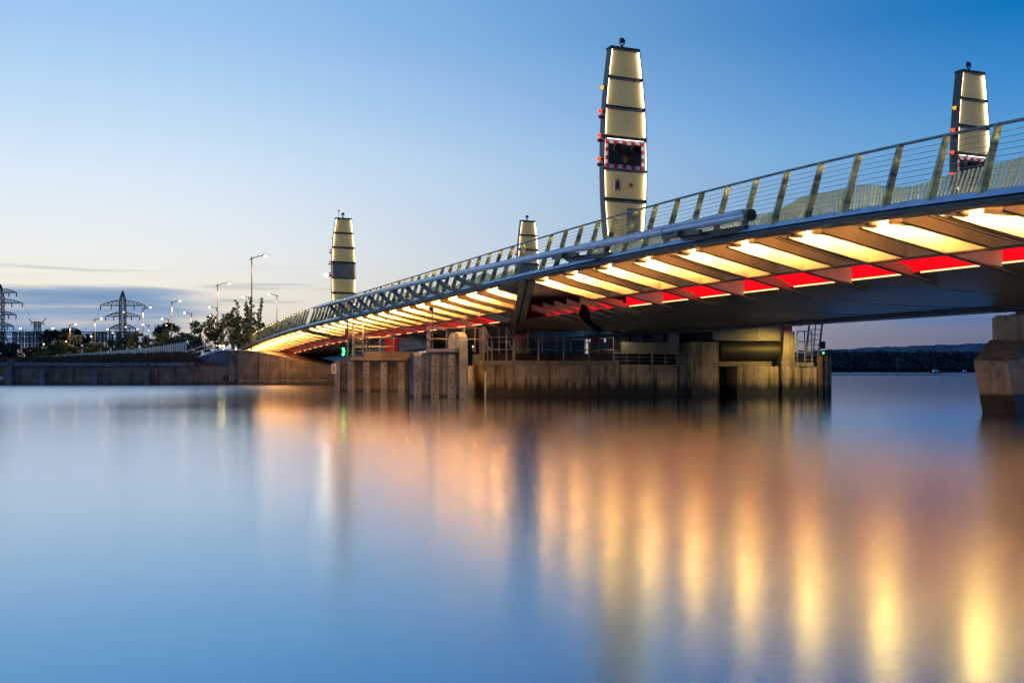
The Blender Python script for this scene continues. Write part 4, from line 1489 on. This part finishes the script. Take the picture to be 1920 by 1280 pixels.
# abutment
ab = thing('bridge_abutment', 'brown concrete abutment wall carrying the left end of the bridge', 'abutment', tuple(P(530, 720, 97)))
am = MB()
x0, x1, x2 = P(428.3, 0, 97).x, P(446, 0, 97).x, P(640, 0, 97).x
am.box(x0, x1 - .003, 96.8, 112, -1.5, zat(664, 97))
am.build('wing_wall', 'abut_concrete', ab)
am = MB()
top = [(446, 656), (480, 659), (520, 666), (560, 675), (600, 682), (640, 687)]
loops = []
for px, py in top:
    x = P(px, 0, 97).x
    z = zat(py, 97)
    loops.append([V((x, 96.6, -1.5)), V((x, 96.6, z)), V((x + 1.5, 108, z)), V((x + 1.5, 108, -1.5))])
am.loft(loops).build('face_wall', 'abut_concrete', ab)
jm = MB()
for px in (446.6, 487, 537):
    x = P(px, 0, 97).x
    jm.box(x - .03, x + .03, 96.55, 96.597, -1.2, zat(656 + max(0, px - 480) * .2 + 3, 97))
jm.box(P(447, 0, 97).x, P(640, 0, 97).x, 96.55, 96.597, zat(709, 97), zat(708, 97))
jm.build('joint', 'shadow_concrete', ab)
# sloped ramp with railing at the end of the bridge
rpm = thing('ramp_wall', 'blue grey sloping ramp wall leading up to the left end of the bridge', 'ramp', tuple(P(400, 670, 99)))
a, b_, c = P(363, 673, 99.5), P(411, 657, 99.5), P(450, 657, 99.5)
d_, e_ = P(450, 680, 99.5), P(363, 680, 99.5)
rr_ = MB()
fr_ = [a, b_, c, d_, e_]
rr_.add(fr_ + [p + V((0, 6, 0)) for p in fr_], [(0, 1, 2, 3, 4), (5, 6, 7, 8, 9)] + [(i, (i + 1) % 5, 5 + (i + 1) % 5, 5 + i) for i in range(5)])
rr_.build('wall', 'ramp_grey' if 'ramp_grey' in M else 'edge_dark', rpm)
cm2 = MB()
cm2.bar(a + V((0, -.1, .05)), b_ + V((0, -.1, .05)), .3, .16)
cm2.bar(b_ + V((0, -.1, .05)), c + V((0, -.1, .05)), .3, .16)
cm2.build('kerb', 'edge_paint', rpm)
rl = thing('ramp_railing', 'dark railing with pale rails climbing the ramp to the bridge', 'railing', tuple(a))
dk, pl_ = MB(), MB()
for px, py in ((366, 672), (385, 666), (404, 659)):
    p = P(px, py, 99.6)
    MB().bar(p, p + V((0, 0, 1.25)), .09).build('post', 'dark_steel', rl)
dk.bar(a + V((0, 0, 1.2)), b_ + V((0, 0, 1.25)), .06)
dk.build('top_rail', 'dark_steel', rl)
for h in (.42, .8):
    pl_.bar(P(348, 674, 101.5) + V((0, 0, h)), P(410, 656, 101.5) + V((0, 0, h * 1.2)), .12, .09)
pl_.build('pale_rails', 'fence_white', rl)
eg = thing('end_gate', 'low railing with round lights at the left end of the bridge', 'gate', tuple(P(430, 657, 101)))
em = MB()
em.bar(P(410, 636, 101), P(448, 636, 101), .05)
for px in (412, 419, 434, 445):
    em.bar(P(px, 657, 101), P(px, 636, 101), .06)
em.build('bars', 'dark_steel', eg)
for px, py in ((413, 656), (419, 655), (412.5, 649), (419.5, 649), (442, 655)):
    MB().ball(P(px, py, 100.8), .055, 5).build('gate_light', 'rail_led', eg, smooth=True)

# white picket fence
pf = thing('palisade_fence', 'long pale palisade fence along the top of the grassy bank', 'fence', tuple(P(200, 672, 110)))


def fence_pt(f):
    """f 0 at the right end, 1 at the far left end"""
    px = 348 + (44 - 348) * f
    D = 103 + 100 * f ** 1.3
    return px, D


fm, frl = MB(), MB()
n = 74
prev = None
for i in range(n + 1):
    f = i / n
    px, D = fence_pt(f)
    yt = 640.5 + 30 * f ** 0.72 if f > .14 else 640.5 + 30 * .14 ** .72 * (f / .14)
    p = P(px, yt, D)
    hgt = 2.0 if f < .3 else 1.9
    for q_ in (0,):
        fm.bar(p + V((0, 0, -hgt)), p, .13 + .12 * f, .05, (0, 1, 0))
    if i % 10 == 0:
        MB().bar(p + V((0, .1, -hgt - .2)), p + V((0, .1, .05)), .1, .1).build('fence_post', 'fence_white', pf)
    if prev:
        for h in (.25, hgt - .3):
            frl.bar(prev + V((0, .06, -h)), p + V((0, .06, -h)), .06, .05)
    prev = p
fm.f += [tuple(i + len(fm.v) for i in q) for q in frl.f]
fm.v += frl.v
fm.build('fence_panel', 'fence_white', pf)
# low boundary fence further left
lf = thing('boundary_fence', 'low grey boundary fence on the far left quay', 'fence', tuple(P(20, 676, 120)))
lm = MB()
for i in range(46):
    p = P(-10 + 62 * i / 45, 671, 118)
    lm.bar(p, p + V((0, 0, -.75)), .07, .03, (0, 1, 0))
lm.bar(P(-10, 672, 118), P(52, 672, 118), .05)
lm.build('fence_panel', 'galv', lf)
ws = thing('warning_sign', 'small white triangular sign above the pale fence', 'sign', tuple(P(154, 658, 112)))
p = P(154, 659, 112)
MB().add([p + V((-.18, 0, -.15)), p + V((.18, 0, -.15)), p + V((.03, 0, .35)), p + V((-.03, 0, .35)), p + V((-.18, .05, -.15)), p + V((.18, .05, -.15)), p + V((.03, .05, .35)), p + V((-.03, .05, .35))],
         [(0, 1, 2, 3), (7, 6, 5, 4), (0, 1, 5, 4), (1, 2, 6, 5), (2, 3, 7, 6), (3, 0, 4, 7)]).build('board', 'white_paint', ws)
MB().bar(p + V((0, .08, .2)), p + V((0, .08, -1.6)), .07).build('post', 'galv', ws)
wb = thing('quay_pipe', 'short white pipe end sticking out of the quay wall at far left', 'pipe', tuple(P(2, 709, 96.9)))
MB().tube([P(-12, 709, 96.6), P(6, 709, 96.6)], .14, 10).build('pipe', 'white_paint', wb, smooth=True)

# ------------------------------------------------------------------ street lamps
LAMPS = [  # px, y of the top, arm (px offset of head), label
    (472, 481, 26, 'tallest street lamp, right-hand arm, above the left end of the bridge'),
    (408, 532, 22, 'street lamp with a right-hand arm, second tallest, behind the thin trees'),
    (519, 552, -15, 'street lamp with its arm to the left, behind the bridge railing'),
    (466, 556, -10, 'street lamp with a short left arm just behind the tallest lamp'),
    (322, 565, 15, 'street lamp with a right arm rising in front of the round dark tree'),
    (406, 576, -13, 'street lamp with a left arm among the thin trees, upper of two'),
    (404, 592, -9, 'lower street lamp with a left arm among the thin trees'),
    (359, 587, -13, 'street lamp with a left arm right of the round dark tree'),
    (316, 598, -12, 'street lamp with a left arm over the round dark tree'),
    (268, 577, 14, 'street lamp with a right arm close beside the big pylon'),
    (178, 598, 12, 'street lamp with a right arm left of the big pylon'),
    (279, 609, -11, 'short street lamp with a left arm right of the big pylon'),
    (131, 608, 11, 'street lamp with a right arm before the dark grove'),
    (89, 616, 10, 'street lamp with a right arm at the left end of the dark grove'),
    (42, 616, 0, 'street lamp seen end on, beside the left pylon'),
    (204, 618, 0, 'street lamp seen end on, left of the big pylon foot'),
]


def street_lamp(px, yt, off, lab):
    D = 11.9 * F / (HZ - yt)
    top = P(px, yt, D)
    zb = 3.0 if D < 130 else 2.0
    o = thing('street_lamp', lab, 'street lamp', (top.x, top.y, zb), 'street lamps along the road')
    k = D / 105.0
    r = .075 if D < 140 else .05 * k
    MB().tube([(top.x, top.y, zb), (top.x, top.y, top.z)], [r, r * .75], 8).build('pole', 'brown_lamp_post', o, smooth=True)
    ox = off / F * D
    h = top + V((ox, 0 if off else -1.0, .12))
    am = MB()
    am.tube([top + V((-ox * .18, 0, -.32)), top + V((0, 0, -.22)), top + V((ox * .45, 0, .02)), h], .045 * max(1, k * .8), 6)
    am.build('arm', 'brown_lamp_post', o, smooth=True)
    sg = 1 if ox >= 0 else -1
    hs = .34 * max(1, k * .62)
    hm = MB()
    hm.hexa([h + V((-hs, -.13, 0)), h + V((hs, -.13, 0)), h + V((hs, .13, 0)), h + V((-hs, .13, 0)),
             h + V((-hs * .7, -.09, .13)), h + V((hs * .8, -.09, .10)), h + V((hs * .8, .09, .10)), h + V((-hs * .7, .09, .13))])
    hd = hm.build('lamp_head', 'brown_lamp_post', o)
    MB().ball(h + V((0, 0, -.06)), .15 * max(1, k * .55), 6, (1.3, .8, .6)).build('lamp_glass', 'lamp_glow', hd, smooth=True)
    if D < 260:
        L = bpy.data.lights.new('lamp_light', 'SPOT')
        L.spot_size = R(150)
        L.spot_blend = .3
        L.energy = 4500 if D > 130 else 1800
        L.color = (1, .62, .25)
        L.shadow_soft_size = .3
        lo_ = bpy.data.objects.new('lamp_light', L)
        lo_.parent = o
        lo_.location = (h.x - top.x, h.y - top.y - .3, h.z - zb - .6)
        col.objects.link(lo_)
    return o


for a in LAMPS:
    street_lamp(*a)
for px, py, lab in ((82, 645, 'dim orange distant lamp, low at the left end of the dark grove'), (124, 640, 'orange distant lamp, low in front of the dark grove'),
                    (171, 631, 'distant orange lamp right of the dark grove'), (211, 624, 'distant lamp low left of the big pylon'),
                    (232, 585, 'distant lamp in the middle of the big pylon'), (236, 613, 'distant lamp at the lower part of the big pylon'),
                    (258, 617, 'distant lamp right of the foot of the big pylon'), (312, 610, 'distant orange lamp in the round dark tree')):
    D = 300.0 if py < 625 else 250.0
    if px == 312:
        D = 168
    p = P(px, py, D)
    o = thing('distant_lamp', lab, 'street lamp', (p.x, p.y, 1.8), 'distant orange lamps')
    MB().tube([(p.x, p.y, 1.8), (p.x, p.y, p.z)], .10, 6).build('pole', 'pylon_steel', o)
    MB().ball(p, .24 * D / 300, 6, (1, 1, .8)).build('lamp_glass', 'lamp_glow_far', o, smooth=True)

# ------------------------------------------------------------------ pylons and substation
def lattice_mast(mb, c, z0, z1, w0, w1, n, r, wf=None):
    def cor(f):
        z = z0 + (z1 - z0) * f
        wd = wf(f) if wf else w0 + (w1 - w0) * f
        return [V((c.x + sx * wd / 2, c.y + sy * wd / 2, z)) for sx, sy in ((-1, -1), (1, -1), (1, 1), (-1, 1))]
    lv = [cor(1 - (1 - i / n) ** 1.25) for i in range(n + 1)]
    for a, b in zip(lv, lv[1:]):
        for k in range(4):
            mb.bar(a[k], b[k], r * 1.4)
            mb.bar(a[k], b[(k + 1) % 4], r * .7)
            mb.bar(a[(k + 1) % 4], b[k], r * .7)
            mb.bar(b[k], b[(k + 1) % 4], r * .8)


def arm(mb, c, z, half, depth, wbody, r, n=5, rise=0.0):
    for sg in (-1, 1):
        for sy in (-.5, .5):
            lo0 = V((c.x + sg * wbody / 2, c.y + sy * wbody, z))
            tip = V((c.x + sg * half, c.y, z + rise))
            hi0 = V((c.x + sg * wbody / 2, c.y + sy * wbody, z + depth))
            pts = []
            for i in range(n + 1):
                f = i / n
                lo_p = lo0.lerp(tip, f)
                hi_p = hi0.lerp(tip, f) + V((0, 0, depth * .55 * f * (1 - f) * 1.6))
                pts.append((lo_p, hi_p))
            for (a, b), (c2, d2) in zip(pts, pts[1:]):
                mb.bar(a, c2, r)
                mb.bar(b, d2, r)
                mb.bar(a, d2, r * .6)
                mb.bar(c2, d2, r * .6)


def insulators(mb, c, z, xs, L, r):
    for x in xs:
        mb.bar((c.x + x, c.y, z), (c.x + x * 1.0, c.y, z - L), r)


def pylon(label, px, D, ytop, arms, wbase, wtop, r):
    c = P(px, 0, D)
    zt = zat(ytop, D)
    o = thing('electricity_pylon', label, 'pylon', (c.x, c.y, 1.6), 'lattice pylons')
    body = MB()

    def wf(f):
        if f < .5:
            return wbase + (wtop - wbase) * (f / .5)
        if f < .88:
            return wtop
        return wtop * (1 - (f - .88) / .12 * .93)
    lattice_mast(body, c, 1.6, zt, wbase, wtop, 13, r, wf)
    body.build('tower', 'pylon_steel', o)
    for y, half, dep in arms:
        am = MB()
        z = zat(y, D)
        arm(am, c, z, half / F * D, dep / F * D, wtop, r)
        ao = am.build('cross_arm', 'pylon_steel', o)
        im = MB()
        insulators(im, c, z, [half / F * D * q for q in (-.97, -.5, .5, .97)], 2.0 * D / 500, r * 1.5)
        im.build('insulators', 'dark_steel', ao)
    return o


pylon('big lattice pylon with two long cross arms behind the street lamps', 230, 480, 545, [(573, 43, 10), (593.5, 33, 8), (616, 25, 8)], 6.5, 2.4, .22)
pylon('lattice pylon cut by the left edge of the picture, four cross arms', 1, 450, 533, [(549, 31, 8), (568.5, 42, 9), (590.5, 30, 7), (612, 25, 7)], 8.0, 2.2, .22)
# small Y headed pylon
c = P(70, 0, 620)
o = thing('electricity_pylon', 'small distant pylon with a spread Y head above the substation', 'pylon', (c.x, c.y, 1.6), 'lattice pylons')
yb = MB()
lattice_mast(yb, c, 1.6, zat(603, 620), 5.0, 2.6, 8, .26)
yb.build('tower', 'pylon_steel', o)
hd = MB()
for sg in (-1, 1):
    tip = V((c.x + sg * 16.5 * 620 / F, c.y, zat(597, 620)))
    mid = V((c.x + sg * 10 * 620 / F, c.y, zat(604, 620)))
    hd.bar(V((c.x + sg * 1.2, c.y, zat(612, 620))), mid, .4)
    hd.bar(mid, tip, .4)
    hd.bar(V((c.x, c.y, zat(603.5, 620))), mid, .4)
    hd.bar(mid, V((c.x + sg * 13 * 620 / F, c.y, zat(611, 620))), .3)
hd.bar(V((c.x - 1.3, c.y, zat(612, 620))), V((c.x + 1.3, c.y, zat(612, 620))), .4)
hd.build('cross_arm', 'pylon_steel', o)

sub = thing('substation_gantry', 'long steel substation gantry of trussed beams on lattice legs', 'gantry', tuple(P(120, 690, 400)))
Dg = 400
for row, (ya, yb_) in enumerate(((622, 627), (634, 638))):
    tm_ = MB()
    x0, x1 = -14, 262
    n = 56
    for i in range(n):
        pa, pb = x0 + (x1 - x0) * i / n, x0 + (x1 - x0) * (i + 1) / n
        tm_.bar(P(pa, ya, Dg), P(pb, ya, Dg), .3)
        tm_.bar(P(pa, yb_, Dg), P(pb, yb_, Dg), .3)
        tm_.bar(P(pa, ya if i % 2 else yb_, Dg), P(pb, yb_ if i % 2 else ya, Dg), .2)
    tm_.build('truss_beam', 'pylon_steel', sub)
for px in (4, 28, 40, 52, 60, 72, 178, 188, 196, 208, 222, 240, 255):
    cm_ = MB()
    c = P(px, 0, Dg + random.uniform(-2, 6))
    lattice_mast(cm_, c, 1.6, zat(622, Dg), 1.5, 1.2, 8, .16)
    cm_.build('lattice_leg', 'pylon_steel', sub)
# power lines between the pylons
for (a, b_, sag, lab) in ((P(44, 570, 450), P(70, 598, 620), 3, 'thin power line falling from the left pylon to the small pylon'),
                          (P(190, 576, 480), P(150, 622, 400), 2, 'thin power line from the big pylon down to the substation, left'),
                          (P(270, 576, 480), P(243, 622, 400), 2, 'thin power line from the big pylon down to the substation, right')):
    pts = []
    for i in range(13):
        f = i / 12
        pts.append(a.lerp(b_, f) - V((0, 0, sag * 4 * f * (1 - f))))
    o = MB().tube(pts, .05, 4, False).build('power_line', 'pylon_steel', base=tuple(a))
    tag(o, lab, 'cable', 'power lines')

# ------------------------------------------------------------------ trees
def leaf_cloud(mb, c, r, n, size, rnd, squash=1.0):
    for _ in range(n):
        d = V((rnd.gauss(0, 1), rnd.gauss(0, 1), rnd.gauss(0, 1)))
        d.normalize()
        p = c + V((d.x * r, d.y * r, d.z * r * squash)) * (rnd.random() ** .45)
        a = V((rnd.gauss(0, 1), rnd.gauss(0, 1), rnd.gauss(0, 1))).normalized()
        b = a.cross(V((rnd.gauss(0, 1), rnd.gauss(0, 1), rnd.gauss(0, 1)))).normalized()
        s = size * rnd.uniform(.6, 1.3)
        mb.add([p - a * s, p - b * s * .55, p + a * s, p + b * s * .55], [(0, 1, 2, 3)])


def tree(name, label, px, D, ytop, ybase, wpx, leaf, seed, group, slender=False, dens=1.0, lsize=None):
    rnd = random.Random(seed)
    zb = max(1.5, zat(ybase, D))
    zt = zat(ytop, D)
    c = P(px, 0, D)
    base = V((c.x, c.y, zb - .1))
    H = zt - zb
    Wd = wpx / F * D
    o = thing(name, label, 'tree' if H > 2.2 else 'shrub', tuple(base), group)
    tr, cr = MB(), MB()
    size = lsize or max(.11, D * .0011)
    if slender:
        tips = []
        for k in range(5):
            off = V((rnd.uniform(-.5, .5) * Wd, rnd.uniform(-.4, .4) * Wd, 0))
            hh = H * rnd.uniform(.62, 1.0) if k else H
            pts = [base, base + off * .45 + V((0, 0, hh * .35)), base + off * .9 + V((0, 0, hh * .7)), base + off + V((0, 0, hh))]
            tr.tube(pts, [.07, .05, .035, .015], 6)
            for j in range(15):
                f = .25 + .75 * j / 14
                q = base + off * min(1, f * 1.15) + V((0, 0, hh * f))
                sp = Wd * .30 * (1.25 - f)
                leaf_cloud(cr, q + V((rnd.uniform(-sp, sp), rnd.uniform(-sp, sp), 0)), .16 + .22 * (1.1 - f), int(30 * dens * (1.5 - f)), size * 1.15, rnd)
    else:
        tr.tube([base, base + V((rnd.uniform(-.1, .1) * Wd, 0, H * .35)), base + V((rnd.uniform(-.1, .1) * Wd, 0, H * .75))], [H * .035, H * .025, H * .01], 7)
        ncl = int(30 * dens)
        for k in range(ncl):
            a = rnd.uniform(0, 2 * math.pi)
            f = rnd.uniform(.16, .95)
            rad = Wd * .5 * math.sqrt(max(.05, 1 - ((f - .45) / .58) ** 2)) * rnd.uniform(.35, 1.0)
            q = base + V((math.cos(a) * rad, math.sin(a) * rad * .8, H * f))
            rr = Wd * rnd.uniform(.09, .17)
            if q.z + rr > zt:
                q.z = zt - rr * .8
            if k % 3 == 0:
                tr.tube([base + V((0, 0, H * min(f * .6, .6))), q], [H * .012, H * .004], 5)
            leaf_cloud(cr, q, rr, int(60 * dens), size, rnd, .8)
    tr.build('trunk', 'bark', o, smooth=True)
    cr.build('crown', leaf, o)
    return o


G1 = 'trees on the left bank'
tree('slender_tree', 'thin young tree with sparse leaves left of the tallest lamp', 446, 108, 563, 655, 44, 'leaf_mid', 11, G1, True)
tree('slender_tree', 'thin young tree tight behind the tallest lamp, its top ragged', 470, 110, 556, 650, 38, 'leaf_mid', 12, G1, True)
tree('slender_tree', 'thin golden-lit tree beside the second tallest lamp', 408, 112, 590, 655, 44, 'leaf_lamplit', 13, G1, True)
tree('bushy_tree', 'bushy green tree between the round dark tree and the thin trees', 376, 116, 598, 668, 54, 'leaf_mid', 14, G1, dens=1.1)
tree('bushy_tree', 'dark bush low behind the ramp railing', 352, 118, 622, 668, 56, 'leaf_mid', 15, G1, dens=1.2)
tree('bushy_tree', 'full rounded tree behind the end gate of the bridge', 438, 114, 586, 660, 60, 'leaf_mid', 16, G1, dens=1.1)
tree('bushy_tree', 'dark bush right of the tallest lamp, against the railing', 489, 125, 598, 640, 22, 'leaf_dark', 17, G1)
tree('round_tree', 'round dark tree crown behind the street lamps', 314, 210, 605, 668, 60, 'leaf_dark', 18, G1, dens=1.6)
tree('round_tree', 'leftmost crown of the dark grove', 96, 260, 618, 676, 50, 'leaf_dark', 20, G1, dens=1.6)
tree('round_tree', 'middle and tallest crown of the dark grove', 130, 258, 613, 676, 54, 'leaf_dark', 21, G1, dens=1.6)
tree('round_tree', 'right and smaller crown of the dark grove', 160, 262, 625, 676, 34, 'leaf_dark', 22, G1, dens=1.4)
tree('round_tree', 'dark tree at the left edge under the pylon', 12, 240, 640, 680, 56, 'leaf_dark', 23, G1, dens=1.5)
tree('round_tree', 'low dark tree between the left pylon and the grove', 62, 250, 650, 680, 44, 'leaf_dark', 24, G1, dens=1.3)
G2 = 'golden shrubs behind the pale fence'
for i, (px, yt, wpx, lf_, lab) in enumerate((
        (80, 652, 26, 'leaf_lamplit', 'small golden shrub at the left end of the pale fence'),
        (100, 645, 24, 'leaf_mid', 'upright green shrub before the left of the dark grove'),
        (116, 648, 20, 'leaf_mid', 'green shrub before the middle of the dark grove'),
        (134, 648, 30, 'leaf_lamplit', 'golden shrub before the right of the dark grove'),
        (166, 642, 30, 'leaf_lamplit', 'golden shrub right of the small white triangular sign'),
        (188, 640, 30, 'leaf_lamplit', 'golden shrub left of the big pylon foot'),
        (212, 636, 32, 'leaf_mid', 'greener shrub at the left foot of the big pylon'),
        (234, 628, 34, 'leaf_mid', 'taller shrub in front of the big pylon foot'),
        (257, 622, 26, 'leaf_lamplit', 'tall narrow shrub right of the big pylon foot'),
        (280, 628, 32, 'leaf_mid', 'green shrub below the left of the round dark tree'),
        (304, 626, 34, 'leaf_lamplit', 'bright golden shrub below the round dark tree'),
        (330, 628, 34, 'leaf_mid', 'green shrub at the right end of the pale fence'))):
    D = 118 + 100 * max(0, (348 - px) / 304) ** 1.3
    tree('garden_shrub', lab, px, D, yt, 676, wpx * 1.25, lf_, 40 + i, G2, dens=.9)

# ------------------------------------------------------------------ far right shore
def ridge(name, pts, D, depth, matn, seed, rough):
    rnd = random.Random(seed)
    mb = MB()
    loops = []
    px = pts[0][0]
    xs = []
    while px <= pts[-1][0]:
        xs.append(px)
        px += 3.0
    ph = [rnd.uniform(0, 6) for _ in range(6)]
    for px in xs:
        for (a, ya), (b, yb) in zip(pts, pts[1:]):
            if a <= px <= b:
                f = (px - a) / (b - a)
                f = f * f * (3 - 2 * f)
                y = ya + (yb - ya) * f
                break
        y += rough * sum(math.sin(px * (.13 * 1.9 ** k) + ph[k]) / 1.5 ** k for k in range(5)) + rnd.uniform(-.3, .3) * rough
        p = P(px, y, D)
        p0 = P(px, HZ, D)
        k2 = 1 + depth / D
        loops.append([V((p0.x, p0.y - depth * .25, -.5)), V((p0.x, p0.y - depth * .12, p.z * .55)), p, V((p.x * k2, p.y * k2, p.z * .9)), V((p.x * (k2 + .1), p.y * (k2 + .1), -1))])
    mb.loft(loops, closed=False, cap=False)
    return mb.build(name, matn, smooth=True)


structure(ridge('far_hill', [(1380, 668), (1480, 662), (1565, 655), (1660, 650), (1780, 646), (1850, 643), (1990, 640), (2200, 648)], 5200, 1500, 'hill_haze', 3, .5))
structure(ridge('near_hill', [(1700, 668), (1780, 655), (1840, 645), (1900, 640), (2050, 636), (2300, 650)], 4200, 900, 'hill_haze', 4, .8))
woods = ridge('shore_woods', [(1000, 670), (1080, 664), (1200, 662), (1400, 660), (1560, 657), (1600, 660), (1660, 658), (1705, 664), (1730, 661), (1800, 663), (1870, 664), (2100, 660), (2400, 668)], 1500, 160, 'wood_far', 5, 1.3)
rnd = random.Random(99)
wl_ = MB()
for i in range(2600):
    px = rnd.uniform(1520, 1900)
    y = 664 + rnd.uniform(-3, 26)
    D = 1500 - 20 * rnd.random() - (y - 664) * 1.2
    leaf_cloud(wl_, P(px, y, D), 4.5, 4, 2.6, rnd, .7)
wl_.build('foliage', 'wood_far', woods)
tag(woods, 'dark band of woods on the far shore seen under the bridge', 'woods', None, 'stuff')
sb_ = MB()
loops = []
for i in range(31):
    px = 1550 + (1822 - 1550) * i / 30
    th_ = 2.4 * (1 - (i / 30) ** 6) + random.uniform(-.2, .2)
    D0 = 330
    p = P(px, 0, D0)
    h = max(.1, th_ * D0 / F * 1.0)
    loops.append([V((p.x, D0 - 6, -.3)), V((p.x, D0 - 2, h * .8)), V((p.x, D0 + 3, h)), V((p.x, D0 + 9, -.3))])
sb_.loft(loops)
tag(sb_.build('breakwater', 'shadow_concrete', base=tuple(P(1690, 704, 330))), 'long low dark breakwater lying in the water beyond the bridge', 'breakwater')
bc = P(1683, 0, 330)
be = thing('beacon_mast', 'thin beacon mast with cross arms on the breakwater', 'beacon', (bc.x, bc.y, .3))
bm2 = MB()
bm2.tube([(bc.x, bc.y, .2), (bc.x, bc.y, zat(669, 330))], .11, 6)
bm2.build('mast', 'dark_steel', be)
for y in (674, 679, 685):
    MB().bar(P(1680, y, 330), P(1686, y, 330), .12).build('cross_arm', 'galv', be)


def boat(label, px, D, L, hullm, cabh, cabm):
    c = P(px, 0, D)
    o = thing('motor_boat', label, 'boat', (c.x, c.y, 0), 'moored boats off the far shore')
    hull = MB()
    secs = []
    for f, wd, zb, zt in ((-.5, .34, .1, .85), (-.2, .42, 0, .85), (.2, .38, 0, .95), (.42, .18, .2, 1.1), (.5, .02, .6, 1.2)):
        x = c.x + f * L
        secs.append([V((x, c.y - wd * L * .35, zt)), V((x, c.y - wd * L * .2, zb - .2)), V((x, c.y + wd * L * .2, zb - .2)), V((x, c.y + wd * L * .35, zt))])
    hull.loft(secs).build('hull', hullm, o)
    x0, x1 = c.x - .22 * L, c.x + .2 * L
    yy = L * .1
    cab = MB().hexa([(x0, c.y - yy, .86), (x1 + .06 * L, c.y - yy, .95), (x1 + .06 * L, c.y + yy, .95), (x0, c.y + yy, .86),
                     (x0 + .04 * L, c.y - yy * .8, .9 + cabh), (x1 - .05 * L, c.y - yy * .8, .9 + cabh), (x1 - .05 * L, c.y + yy * .8, .9 + cabh), (x0 + .04 * L, c.y + yy * .8, .9 + cabh)])
    co_ = cab.build('cabin', cabm, o)
    MB().box(x0 + .06 * L, x1 - .02 * L, c.y - yy * .97, c.y - yy * .93, .95 + cabh * .4, .95 + cabh * .75).build('window', 'black_rubber', co_)
    return o


boat('dark hulled motor boat with a pale cabin off the far shore', 1754, 620, 8.0, 'hull_dark', 1.5, 'white_paint')
boat('smaller blue motor boat nearest the angular pier', 1809, 700, 5.5, 'hull_blue', 1.3, 'white_paint')
